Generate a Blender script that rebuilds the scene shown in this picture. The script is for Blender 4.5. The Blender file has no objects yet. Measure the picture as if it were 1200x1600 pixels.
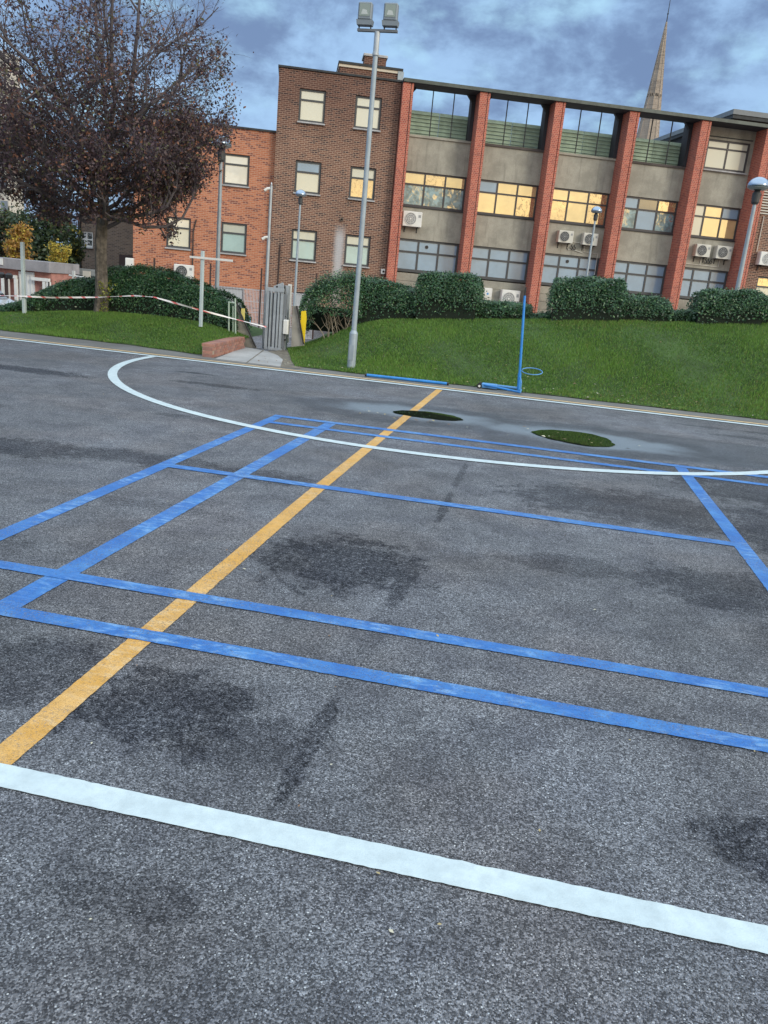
import bpy, math, random
import numpy as np
from mathutils import Vector, Matrix
rnd = random.Random(7); rng = np.random.default_rng(7)
S = bpy.context.scene
col = S.collection
PI = math.pi

# ------------------------------------------------------------------ camera
F, PITCH, ROLL, YAW, CH = 1249.66, 0.276259, 0.0940736, 0.172827, 1.406
def _rot(v):
    c, s = math.cos(YAW), math.sin(YAW)
    return Vector((c*v[0]-s*v[1], s*v[0]+c*v[1], v[2]))
_f = Vector((0, math.cos(PITCH), -math.sin(PITCH))); _r = Vector((1, 0, 0)); _u = _r.cross(_f)
CR = _rot(math.cos(ROLL)*_r + math.sin(ROLL)*_u); CU = _rot(-math.sin(ROLL)*_r + math.cos(ROLL)*_u); CF = _rot(_f)
cam = bpy.data.cameras.new('camera'); co = bpy.data.objects.new('camera', cam); col.objects.link(co)
M = Matrix((( CR.x, CU.x, -CF.x, 0), (CR.y, CU.y, -CF.y, 0), (CR.z, CU.z, -CF.z, CH), (0, 0, 0, 1)))
co.matrix_world = M
cam.sensor_fit = 'VERTICAL'; cam.sensor_height = 24; cam.sensor_width = 18; cam.lens = F/1600*24
cam.clip_start = .05; cam.clip_end = 2000
S.camera = co
def ray(px, py): return CR*(px-600)/F - CU*(py-800)/F + CF
def at(px, py, Y):                     # the point of the plane y = Y seen there
    d = ray(px, py); t = Y/d.y; return Vector((0, 0, CH)) + d*t
def gnd(px, py, z=0.):
    d = ray(px, py); t = (z-CH)/d.z; return Vector((d.x*t, d.y*t, z))

# ------------------------------------------------------------------ light
SUN_EL, SUN_AZ = math.radians(24), math.radians(-32)      # azimuth of the sun, measured from +X, counter-clockwise
sdir = Vector((math.cos(SUN_EL)*math.cos(SUN_AZ), math.cos(SUN_EL)*math.sin(SUN_AZ), math.sin(SUN_EL)))
w = bpy.data.worlds.new('World'); S.world = w; w.use_nodes = True
nt = w.node_tree; nt.nodes.clear()
def N(nt, t, **k):
    n = nt.nodes.new(t)
    for a, b in k.items():
        if a.startswith('i_'):
            n.inputs[int(a[2:])].default_value = b
        else: setattr(n, a, b)
    return n
def ln(nt, a, b): nt.links.new(a, b)
def math_n(nt, op, a, b=None, c=None, clamp=False):
    n = nt.nodes.new('ShaderNodeMath'); n.operation = op; n.use_clamp = clamp
    for i, v in enumerate((a, b, c)):
        if v is None: continue
        if isinstance(v, (int, float)): n.inputs[i].default_value = v
        else: nt.links.new(v, n.inputs[i])
    return n.outputs[0]
def mixc(nt, f, a, b, mode='MIX'):
    n = nt.nodes.new('ShaderNodeMix'); n.data_type = 'RGBA'; n.blend_type = mode; n.clamp_factor = True
    for i, v in ((0, f), (6, a), (7, b)):
        if isinstance(v, (int, float)): n.inputs[i].default_value = v
        elif isinstance(v, tuple): n.inputs[i].default_value = (v+(1,))[:4]
        else: nt.links.new(v, n.inputs[i])
    return n.outputs[2]
def ss(nt, v, a, b, lo=0., hi=1.):
    n = nt.nodes.new('ShaderNodeMapRange'); n.interpolation_type = 'SMOOTHSTEP'
    nt.links.new(v, n.inputs[0])
    for i, x in zip((1, 2, 3, 4), (a, b, lo, hi)): n.inputs[i].default_value = x
    return n.outputs[0]
def noise(nt, vec, scale, detail=4, rough=.5, dist=0.):
    n = nt.nodes.new('ShaderNodeTexNoise'); n.inputs['Scale'].default_value = scale
    n.inputs['Detail'].default_value = detail; n.inputs['Roughness'].default_value = rough; n.inputs['Distortion'].default_value = dist
    if vec is not None: nt.links.new(vec, n.inputs['Vector'])
    return n.outputs['Fac']
def vmul(nt, vec, v):
    n = nt.nodes.new('ShaderNodeVectorMath'); n.operation = 'MULTIPLY'; nt.links.new(vec, n.inputs[0]); n.inputs[1].default_value = v
    return n.outputs[0]
tc = N(nt, 'ShaderNodeTexCoord'); gen = tc.outputs['Generated']
sky = N(nt, 'ShaderNodeTexSky', sky_type='NISHITA', sun_disc=False, sun_elevation=SUN_EL, sun_rotation=PI/2-SUN_AZ, air_density=1.2, dust_density=1.5)
sep = N(nt, 'ShaderNodeSeparateXYZ'); ln(nt, gen, sep.inputs[0]); z = sep.outputs[2]
dt = nt.nodes.new('ShaderNodeVectorMath'); dt.operation = 'DOT_PRODUCT'; ln(nt, gen, dt.inputs[0])
dt.inputs[1].default_value = (math.cos(SUN_AZ), math.sin(SUN_AZ), 0)
toward = ss(nt, dt.outputs['Value'], -.35, .75)
K = 10.                                                    # background strength .1, so clouds are written at radiance*K
cv = vmul(nt, gen, (1, 1, 1.8))
n1 = noise(nt, cv, 7.5, 8, .60, .15); n2 = noise(nt, cv, 2.3, 3, .5)
cl = ss(nt, math_n(nt, 'ADD', math_n(nt, 'MULTIPLY', n1, .75), math_n(nt, 'MULTIPLY', n2, .25)), .42, .60)
thin = ss(nt, noise(nt, vmul(nt, gen, (1.1, 1.1, 2.0)), 7.5, 7, .56, .1), .48, .74)
CK = .92
def kc(c, g=1): return tuple(x*K*g for x in c)
front = mixc(nt, cl, kc((.165, .255, .46)), kc((.37, .58, .88)))
front = mixc(nt, thin, front, kc((.46, .76, .98)))
warm = mixc(nt, cl, kc((.85, .66, .38)), kc((1.4, 1.02, .50)))
warm = mixc(nt, ss(nt, z, .10, .32), warm, kc((.95, .97, .96)))
body = mixc(nt, toward, front, warm)
zen = mixc(nt, cl, kc((1.22, 1.42, 1.58)), kc((1.42, 1.62, 1.78)))
body = mixc(nt, ss(nt, z, .34, .75), body, zen)
fin = mixc(nt, .88, sky.outputs[0], body)
bg = N(nt, 'ShaderNodeBackground'); bg.inputs[1].default_value = 1/K
ln(nt, fin, bg.inputs[0])
wo = N(nt, 'ShaderNodeOutputWorld'); ln(nt, bg.outputs[0], wo.inputs[0])
sl = bpy.data.lights.new('sun', 'SUN'); sl.energy = 1.6; sl.angle = math.radians(20); sl.color = (1, .93, .78)
so = bpy.data.objects.new('sun', sl); col.objects.link(so); so.rotation_euler = sdir.to_track_quat('Z', 'Y').to_euler()
S.view_settings.view_transform = 'Standard'; S.view_settings.look = 'None'; S.view_settings.exposure = .12; S.view_settings.gamma = 1
S.view_settings.use_curve_mapping = False
S.render.engine = 'CYCLES'

# ------------------------------------------------------------------ materials
def mat(name, c, rough=.7, metal=0., bump=0., bscale=30., var=0., vscale=3., spec=None, coat=0.):
    m = bpy.data.materials.new(name); m.use_nodes = True; t = m.node_tree; p = t.nodes['Principled BSDF']
    p.inputs['Roughness'].default_value = rough; p.inputs['Metallic'].default_value = metal
    if spec is not None: p.inputs['Specular IOR Level'].default_value = spec
    if coat: p.inputs['Coat Weight'].default_value = coat
    tcn = N(t, 'ShaderNodeTexCoord')
    if var:
        f = noise(t, tcn.outputs['Object'], vscale, 6, .62)
        c2 = tuple(min(1, x*(1+var)) for x in c); c1 = tuple(x*(1-var) for x in c)
        ln(t, mixc(t, ss(t, f, .3, .7), c1, c2), p.inputs['Base Color'])
    else: p.inputs['Base Color'].default_value = c+(1,)
    if bump:
        b = N(t, 'ShaderNodeBump'); b.inputs['Strength'].default_value = bump; b.inputs['Distance'].default_value = .01
        ln(t, noise(t, tcn.outputs['Object'], bscale, 5, .6), b.inputs['Height']); ln(t, b.outputs[0], p.inputs['Normal'])
    return m

def aggregate(t, P, lo, hi):                              # stone-chip colour and height, shared by asphalt and paint
    vo = N(t, 'ShaderNodeTexVoronoi'); vo.inputs['Scale'].default_value = 245; ln(t, P, vo.inputs['Vector'])
    sp = N(t, 'ShaderNodeSeparateColor'); ln(t, vo.outputs['Color'], sp.inputs[0])
    chip = math_n(t, 'POWER', sp.outputs[0], 1.7)
    vo2 = N(t, 'ShaderNodeTexVoronoi'); vo2.inputs['Scale'].default_value = 135; ln(t, P, vo2.inputs['Vector'])
    sp2 = N(t, 'ShaderNodeSeparateColor'); ln(t, vo2.outputs['Color'], sp2.inputs[0])
    c = mixc(t, math_n(t, 'MULTIPLY', chip, math_n(t, 'ADD', .55, math_n(t, 'MULTIPLY', sp2.outputs[1], .5))), lo, hi)
    spark = math_n(t, 'MULTIPLY', math_n(t, 'GREATER_THAN', sp2.outputs[0], .94), math_n(t, 'LESS_THAN', vo2.outputs['Distance'], .30))
    c = mixc(t, math_n(t, 'MULTIPLY', spark, .85), c, (.62, .66, .68))
    h = math_n(t, 'ADD', math_n(t, 'MULTIPLY', vo.outputs['Distance'], -1.), math_n(t, 'MULTIPLY', sp2.outputs[2], .5))
    return c, h

STAINS = [ # cx, cy, rx, ry, strength
 (-.86, 3.84, .40, .40, 1.), (-.52, 3.72, .055, .30, .8), (-.50, 5.25, .03, .45, .7), (-.50, 6.3, .03, .55, .55), (-.52, 3.1, .05, .35, .35), (-.54, 2.15, .035, .36, .8),
 (-1.06, 2.20, .30, .24, .95), (-.78, 2.12, .30, .16, .55), (-1.62, 2.28, .25, .25, .7), (.82, 2.06, .20, .15, .9), (.42, 1.22, .22, .07, .7), (.10, 1.12, .25, .06, .4), (-.75, 1.42, .2, .07, .5),
 (.85, 5.95, .95, .50, .7), (1.9, 5.8, .5, .7, .8), (.35, 4.35, .35, .16, .55), (1.15, 4.3, .45, .32, .75), (1.45, 3.7, .3, .3, .5),
 (-3.65, 5.25, .45, .28, .8), (-6.2, 8.9, .9, .22, .9), (-2.75, 5.40, .6, .20, .7), (-1.85, 5.35, .4, .22, .6), (-4.6, 10.4, .35, .07, .8), (-4.0, 9.5, .5, .12, .8), (-2.9, 6.4, .12, .35, .3),
 (2.6, 7.2, 1.3, .8, .7), (1.9, 7.6, 1.3, .4, .6), (3.4, 11.0, .7, .12, .7), (2.2, 11.0, .35, .08, .6), (2.6, 10.4, .5, .1, .5), (-3.2, 7.2, .4, .10, .5), (-2.9, 3.4, .5, .18, .45), (-5.1, 6.6, .4, .14, .5), (-2.2, 4.3, .5, .1, .4), (-.1, 2.7, .6, .07, .35), (.7, 2.65, .5, .08, .35)]
def asphalt():
    m = bpy.data.materials.new('worn_asphalt'); m.use_nodes = True; t = m.node_tree; p = t.nodes['Principled BSDF']
    g = N(t, 'ShaderNodeNewGeometry'); P = g.outputs['Position']
    c, h = aggregate(t, P, (.029, .031, .037), (.365, .380, .415))
    big = noise(t, P, .55, 5, .6, .3); mid = noise(t, P, 3.2, 5, .65)
    c = mixc(t, ss(t, big, .3, .7), mixc(t, 1., c, (.80, .80, .80), 'MULTIPLY'), mixc(t, 1., c, (1.26, 1.28, 1.32), 'MULTIPLY'))
    c = mixc(t, ss(t, mid, .38, .66, 0, .62), c, (.45, .45, .5), 'MULTIPLY')
    c = mixc(t, ss(t, noise(t, P, 14, 8, .85), .50, .60, 0, .42), c, (.42, .43, .46), 'MULTIPLY')
    c = mixc(t, ss(t, noise(t, P, .9, 3, .5), .45, .62, 0, .6), c, (1.10, 1.0, .93), 'MULTIPLY')
    pm = noise(t, P, 1.6, 6, .7, .6)
    c = mixc(t, ss(t, pm, .56, .72, 0, .45), c, (1.6, 1.6, 1.62), 'MULTIPLY')
    wob = math_n(t, 'MULTIPLY', math_n(t, 'SUBTRACT', noise(t, P, 5.5, 9, .8), .5), 3.4)
    brk = ss(t, noise(t, P, 34, 7, .85), .36, .56, .0, 1.)
    acc = None
    for cx, cy, rx, ry, st in STAINS:
        a = t.nodes.new('ShaderNodeVectorMath'); a.operation = 'SUBTRACT'; ln(t, P, a.inputs[0]); a.inputs[1].default_value = (cx, cy, 0)
        b = t.nodes.new('ShaderNodeVectorMath'); b.operation = 'MULTIPLY'; ln(t, a.outputs[0], b.inputs[0]); b.inputs[1].default_value = (1/rx, 1/ry, 0)
        d = t.nodes.new('ShaderNodeVectorMath'); d.operation = 'LENGTH'; ln(t, b.outputs[0], d.inputs[0])
        v = ss(t, math_n(t, 'ADD', d.outputs['Value'], wob), 1.22, .80, 0, st)
        acc = v if acc is None else math_n(t, 'MAXIMUM', acc, v)
    c = mixc(t, math_n(t, 'MULTIPLY', math_n(t, 'MULTIPLY', acc, brk), .90), c, (.20, .21, .24), 'MULTIPLY')
    # damp ground round the puddles, and the pale wet sheen painted into the colour
    wob2 = math_n(t, 'MULTIPLY', math_n(t, 'SUBTRACT', noise(t, P, 1.1, 4, .55), .5), 1.1)
    damp = None; rim = None
    for cx, cy, rx, ry, a1, a2 in ((-1.35, 9.15, 1.35, .72, 1.0, .95), (.55, 8.85, 1.5, .85, 1., .95), (2.2, 9.0, 2.2, .7, .9, 0)):
        a = t.nodes.new('ShaderNodeVectorMath'); a.operation = 'SUBTRACT'; ln(t, P, a.inputs[0]); a.inputs[1].default_value = (cx, cy, 0)
        b = t.nodes.new('ShaderNodeVectorMath'); b.operation = 'MULTIPLY'; ln(t, a.outputs[0], b.inputs[0]); b.inputs[1].default_value = (1/rx, 1/ry, 0)
        d = t.nodes.new('ShaderNodeVectorMath'); d.operation = 'LENGTH'; ln(t, b.outputs[0], d.inputs[0])
        v = math_n(t, 'ADD', d.outputs['Value'], wob2)
        dv = ss(t, v, 1.18, 1.02, 0, a1); damp = dv if damp is None else math_n(t, 'MAXIMUM', damp, dv)
        if a2:
            rv = math_n(t, 'MULTIPLY', ss(t, v, .80, .42), a2); rim = rv if rim is None else math_n(t, 'MAXIMUM', rim, rv)
    c = mixc(t, math_n(t, 'MULTIPLY', damp, .75), c, (.36, .40, .46), 'MULTIPLY')
    c = mixc(t, math_n(t, 'MULTIPLY', rim, .6), c, (.25, .31, .37))
    ln(t, c, p.inputs['Base Color'])
    wet = math_n(t, 'MAXIMUM', math_n(t, 'MULTIPLY', acc, .2), damp)
    ln(t, ss(t, wet, 0, 1, .74, .55), p.inputs['Roughness'])
    p.inputs['Specular IOR Level'].default_value = .32
    ln(t, ss(t, acc, 0, 1, .55, .12), p.inputs['Specular IOR Level'])
    b = N(t, 'ShaderNodeBump'); b.inputs['Strength'].default_value = .55; b.inputs['Distance'].default_value = .006
    ln(t, h, b.inputs['Height']); ln(t, b.outputs[0], p.inputs['Normal'])
    return m
def paint(name, c, c2, wear=.5, amount=.5, fade=None, grime=.38):
    m = bpy.data.materials.new(name); m.use_nodes = True; t = m.node_tree; p = t.nodes['Principled BSDF']
    g = N(t, 'ShaderNodeNewGeometry'); P = g.outputs['Position']
    a, h = aggregate(t, P, (.029, .031, .037), (.365, .380, .415))
    f = noise(t, P, 4.5, 6, .7, .4); f2 = noise(t, P, 19, 4, .6)
    b1 = mixc(t, ss(t, f, .40, .68), c, c2)
    b1 = mixc(t, ss(t, f2, .3, .75, 0, .35), b1, tuple(x*.55 for x in c))
    if fade: b1 = mixc(t, math_n(t, 'MULTIPLY', ss(t, noise(t, P, 1.3, 3, .5), .42, .58), ss(t, noise(t, vmul(t, P, (5, 14, 5)), 2.2, 5, .65, .5), .46, .66, 0, .55)), b1, fade)
    b1 = mixc(t, ss(t, noise(t, P, 95, 3, .7),   .52, .66, 0, grime), b1, tuple(x*.45 for x in c))
    wr = math_n(t, 'MULTIPLY', ss(t, noise(t, P, 120, 4, .75), .52, .60), ss(t, noise(t, P, 1.9, 5, .7), wear-.08, wear+.14, .06, amount))
    ln(t, mixc(t, wr, b1, a), p.inputs['Base Color'])
    p.inputs['Roughness'].default_value = .62
    b = N(t, 'ShaderNodeBump'); b.inputs['Strength'].default_value = .6 if fade else .12; b.inputs['Distance'].default_value = .004
    ln(t, h, b.inputs['Height']); ln(t, b.outputs[0], p.inputs['Normal'])
    return m
def brickmat(name, c1, c2, mortar, dark, streak=None, stretch=1., mort=.011, top_dark=0.):
    m = bpy.data.materials.new(name); m.use_nodes = True; t = m.node_tree; p = t.nodes['Principled BSDF']
    tcn = N(t, 'ShaderNodeTexCoord'); s = N(t, 'ShaderNodeSeparateXYZ'); ln(t, tcn.outputs['Object'], s.inputs[0])
    u = math_n(t, 'ADD', s.outputs[0], s.outputs[1])
    cb = N(t, 'ShaderNodeCombineXYZ'); ln(t, u, cb.inputs[0]); ln(t, s.outputs[2], cb.inputs[1])
    b = N(t, 'ShaderNodeTexBrick'); ln(t, cb.outputs[0], b.inputs['Vector']); b.inputs['Scale'].default_value = 1
    b.inputs['Brick Width'].default_value = .225*stretch; b.inputs['Row Height'].default_value = .075; b.inputs['Mortar Size'].default_value = mort
    b.inputs['Mortar Smooth'].default_value = .2; b.inputs['Bias'].default_value = -.1
    b.inputs['Color1'].default_value = c1+(1,); b.inputs['Color2'].default_value = c2+(1,); b.inputs['Mortar'].default_value = mortar+(1,)
    # single dark burnt bricks: one value per brick cell
    row = math_n(t, 'FLOOR', math_n(t, 'DIVIDE', s.outputs[2], .075))
    off = math_n(t, 'MULTIPLY', math_n(t, 'MODULO', row, 2.), .5)
    cell = math_n(t, 'FLOOR', math_n(t, 'ADD', math_n(t, 'DIVIDE', u, .225*stretch), off))
    cc = N(t, 'ShaderNodeCombineXYZ'); ln(t, cell, cc.inputs[0]); ln(t, row, cc.inputs[1])
    wn = N(t, 'ShaderNodeTexWhiteNoise'); ln(t, cc.outputs[0], wn.inputs['Vector'])
    isb = math_n(t, 'SUBTRACT', 1., b.outputs['Fac'])
    c = mixc(t, math_n(t, 'MULTIPLY', math_n(t, 'GREATER_THAN', wn.outputs['Value'], .78), math_n(t, 'MULTIPLY', isb, .8)), b.outputs['Color'], dark)
    v = math_n(t, 'ADD', .72, math_n(t, 'MULTIPLY', noise(t, cb.outputs[0], .8, 5, .6), .56))
    vv = N(t, 'ShaderNodeCombineXYZ')
    for i in range(3): ln(t, v, vv.inputs[i])
    c = mixc(t, 1., c, vv.outputs[0], 'MULTIPLY')
    if top_dark:  # darkens the brick towards the top of the wall
        c = mixc(t, math_n(t, 'MULTIPLY', ss(t, math_n(t, 'ADD', s.outputs[2], math_n(t, 'MULTIPLY', noise(t, cb.outputs[0], .9, 4, .6), 2.4)), 7.4, 10.6), top_dark), c, (.50, .42, .44), 'MULTIPLY')
    if streak:
        cx, z0, z1, wd, sc = streak
        d = math_n(t, 'ABSOLUTE', math_n(t, 'SUBTRACT', s.outputs[0], cx))
        nn = noise(t, vmul(t, cb.outputs[0], (9, 1.2, 1)), 1.5, 5, .6)
        a1 = ss(t, math_n(t, 'ADD', d, math_n(t, 'MULTIPLY', nn, .16)), wd, wd*.3)
        a2 = math_n(t, 'MULTIPLY', ss(t, s.outputs[2], z1, z1-.8), ss(t, s.outputs[2], z0-2, z0))
        c = mixc(t, math_n(t, 'MULTIPLY', math_n(t, 'MULTIPLY', a1, a2), .85), c, sc)
    ln(t, c, p.inputs['Base Color']); p.inputs['Roughness'].default_value = .88
    bp = N(t, 'ShaderNodeBump'); bp.inputs['Strength'].default_value = .7; bp.inputs['Distance'].default_value = .012
    ln(t, isb, bp.inputs['Height']); ln(t, bp.outputs[0], p.inputs['Normal'])
    return m
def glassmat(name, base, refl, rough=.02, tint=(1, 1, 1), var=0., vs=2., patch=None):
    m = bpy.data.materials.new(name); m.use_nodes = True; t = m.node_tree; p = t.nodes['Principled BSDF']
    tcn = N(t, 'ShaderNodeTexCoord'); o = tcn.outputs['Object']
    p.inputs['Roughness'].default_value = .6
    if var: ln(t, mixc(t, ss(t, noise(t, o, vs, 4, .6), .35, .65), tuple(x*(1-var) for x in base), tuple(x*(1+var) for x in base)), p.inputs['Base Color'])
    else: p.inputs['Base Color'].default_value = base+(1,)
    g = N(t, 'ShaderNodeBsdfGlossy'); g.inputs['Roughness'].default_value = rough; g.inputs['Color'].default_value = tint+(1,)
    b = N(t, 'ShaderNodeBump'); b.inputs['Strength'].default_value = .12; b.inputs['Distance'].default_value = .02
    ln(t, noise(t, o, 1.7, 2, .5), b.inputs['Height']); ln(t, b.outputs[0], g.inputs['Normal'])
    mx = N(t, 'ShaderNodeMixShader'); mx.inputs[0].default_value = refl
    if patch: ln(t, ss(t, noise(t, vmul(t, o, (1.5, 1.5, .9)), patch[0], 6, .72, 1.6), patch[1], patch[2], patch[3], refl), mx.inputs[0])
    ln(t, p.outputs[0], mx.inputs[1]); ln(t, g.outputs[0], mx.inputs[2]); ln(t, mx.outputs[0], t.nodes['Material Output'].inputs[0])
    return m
def leafmat(name, c, rough=.5, back=.25):
    m = bpy.data.materials.new(name); m.use_nodes = True; t = m.node_tree; p = t.nodes['Principled BSDF']
    g = N(t, 'ShaderNodeNewGeometry')
    ln(t, mixc(t, g.outputs['Random Per Island'], tuple(x*.55 for x in c), tuple(x*1.5 for x in c)), p.inputs['Base Color'])
    p.inputs['Roughness'].default_value = rough
    tr = N(t, 'ShaderNodeBsdfTranslucent'); tr.inputs[0].default_value = tuple(min(1, x*1.6) for x in c)+(1,)
    mx = N(t, 'ShaderNodeMixShader'); mx.inputs[0].default_value = back
    ln(t, p.outputs[0], mx.inputs[1]); ln(t, tr.outputs[0], mx.inputs[2]); ln(t, mx.outputs[0], t.nodes['Material Output'].inputs[0])
    return m
def concmat(name, c, streaks=True, boards=0.):
    m = bpy.data.materials.new(name); m.use_nodes = True; t = m.node_tree; p = t.nodes['Principled BSDF']
    tcn = N(t, 'ShaderNodeTexCoord'); o = tcn.outputs['Object']
    f = noise(t, o, 1.3, 7, .65); f2 = noise(t, o, 45, 4, .7); f3 = noise(t, vmul(t, o, (3.5, 3.5, .35)), 1.6, 5, .6)
    cc = mixc(t, ss(t, f, .3, .7), tuple(x*.78 for x in c), tuple(x*1.18 for x in c))
    cc = mixc(t, ss(t, f2, .35, .7, 0, .35), cc, tuple(x*.5 for x in c))
    if streaks: cc = mixc(t, ss(t, f3, .52, .72, 0, .5), cc, tuple(x*.52 for x in c))
    ln(t, cc, p.inputs['Base Color']); p.inputs['Roughness'].default_value = .9
    b = N(t, 'ShaderNodeBump'); b.inputs['Strength'].default_value = .4; b.inputs['Distance'].default_value = .01
    ln(t, f2, b.inputs['Height']); ln(t, b.outputs[0], p.inputs['Normal'])
    return m
ASPH = asphalt()
WHITE = paint('white_line_paint', (.54, .64, .68), (.60, .70, .73), .80, .15, None, .04)
BLUE = paint('blue_line_paint', (.028, .165, .52), (.07, .26, .62), .46, .75, (.30, .52, .78))
YELL = paint('yellow_line_paint', (.70, .375, .075), (.76, .46, .16), .46, .75, (.78, .60, .36))
TAN = paint('tan_line_paint', (.62, .44, .24), (.68, .53, .34), .5, .5)
BR_DARK = brickmat('brown_brick', (.140, .070, .052), (.215, .105, .070), (.42, .29, .215), (.040, .028, .032), (3.05, 1.5, 3.95, .42, (.50, .50, .52)), mort=.0125, top_dark=.75)
BR_RED = brickmat('orange_red_brick', (.42, .145, .075), (.54, .21, .11), (.52, .31, .22), (.16, .055, .05), top_dark=.6)
BR_PIER = brickmat('red_pier_brick', (.40, .088, .060), (.50, .145, .09), (.55, .27, .20), (.24, .058, .05), stretch=.5)
BR_FAR = brickmat('old_brown_brick', (.16, .115, .085), (.20, .14, .10), (.24, .20, .17), (.08, .06, .05))
CONC = concmat('rendered_concrete', (.37, .355, .305)); CONC2 = concmat('concrete_boards', (.34, .33, .285))
PATHC = concmat('path_concrete', (.40, .40, .40), False); PALE = concmat('pale_concrete', (.45, .45, .46))
DFRAME = mat('dark_bronze_frame', (.055, .05, .055), .5); GFRAME = mat('grey_window_frame', (.062, .067, .074), .5)
DARK = mat('dark_roof_edge', (.028, .032, .036), .7, var=.3); UNDER = mat('dark_soffit', (.03, .032, .04), .8)
FASC = mat('cream_fascia', (.62, .56, .46), .6); GREYF = mat('grey_metal_fascia', (.15, .17, .19), .5, var=.1)
GREEN = mat('pale_green_cladding', (.30, .40, .31), .55, var=.18, vscale=2.)
WMET = mat('white_enamel', (.72, .72, .70), .45, var=.06); CREAM = mat('aged_white_enamel', (.58, .57, .52), .5, var=.08)
BLACK = mat('black_metal', (.02, .02, .022), .5); FANG = mat('dark_fan', (.05, .055, .06), .5); FANL = mat('grey_fan', (.30, .31, .32), .5)
GALV = mat('galvanised_steel', (.42, .46, .50), .42, .35, var=.12, vscale=6); POLE = mat('pole_grey_paint', (.33, .39, .44), .45, .2, var=.1, vscale=5)
PALEP = mat('pale_post_paint', (.45, .53, .55), .5, var=.08); BLUEM = mat('blue_enamel', (.03, .24, .66), .4, var=.15, vscale=8)
BLUEL = mat('light_blue_enamel', (.10, .30, .62), .45, var=.1); YELP = mat('yellow_plastic', (.90, .66, .02), .5)
DOME = mat('lamp_dome', (.35, .44, .56), .12, .75); GLS = mat('lamp_glass', (.28, .33, .30), .08, .3); LENS = mat('lamp_reflector', (.55, .58, .55), .15, .7)
BARK = mat('tree_bark', (.115, .10, .085), .9, bump=.9, bscale=18, var=.5, vscale=9); TWIG = mat('twig_bark', (.115, .10, .11), .85)
SOIL = mat('bare_soil', (.17, .15, .12), .95, var=.4, vscale=9, bump=.6)
TURF = mat('turf_base', (.045, .085, .022), .95, var=.35, vscale=2.2)
WOOD = mat('weathered_boards', (.30, .28, .25), .85, var=.25, vscale=4); BROWNP = mat('brown_fence_post', (.05, .03, .028), .7)
WBRICK = [mat('wall_brick_%s' % n, c, .9, bump=.5, bscale=40, var=.15, vscale=14) for n, c in (('red', (.30, .135, .10)), ('rust', (.35, .18, .14)), ('brown', (.26, .14, .12)))]
MORT = mat('mortar', (.34, .27, .22), .95)
G_FROST = glassmat('frosted_glass', (.20, .335, .48), .12, .15, var=.08, vs=1.2); G_BLIND = glassmat('glass_over_blind', (.58, .60, .52), .18, .03)  # the blind's pale colour also carries part of the sky's reflection
G_PALEG = glassmat('glass_over_green_blind', (.42, .57, .55), .12, .04, var=.06, vs=1.5); G_PALEW = glassmat('glass_painted_pale_reflection', (.66, .68, .66), .30, .02, (.95, .97, 1), var=.12, vs=1.4); G_SKY = glassmat('glass_sky', (.05, .06, .07), .80, .01, (.95, .95, .95), var=.3)  # green-blind and pale panes: part of the reflected light put into base colour
G_GOLD = glassmat('glass_painted_sunset', (.60, .42, .20), .85, .01, (1, .90, .70), var=.35, vs=7, patch=(3.2, .40, .50, .30))  # sunset gold and branch-like reflections painted by base colour and patch mask
G_GOLD2 = glassmat('glass_painted_smooth_sunset', (.78, .62, .30), .55, .01, (1, .93, .76), var=.12, vs=1.); G_MIXED = glassmat('glass_painted_tree_reflection', (.20, .31, .34), .62, .02, (1, .9, .7), var=.35, vs=4.5, patch=(2.3, .50, .64, .05))  # gold sunset and teal tree reflections painted into base colour and tint
G_DARK = glassmat('dark_glass', (.03, .035, .04), .3, .02); G_SLAT = glassmat('glass_over_slat_blind', (.42, .46, .48), .15, .1)

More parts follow.
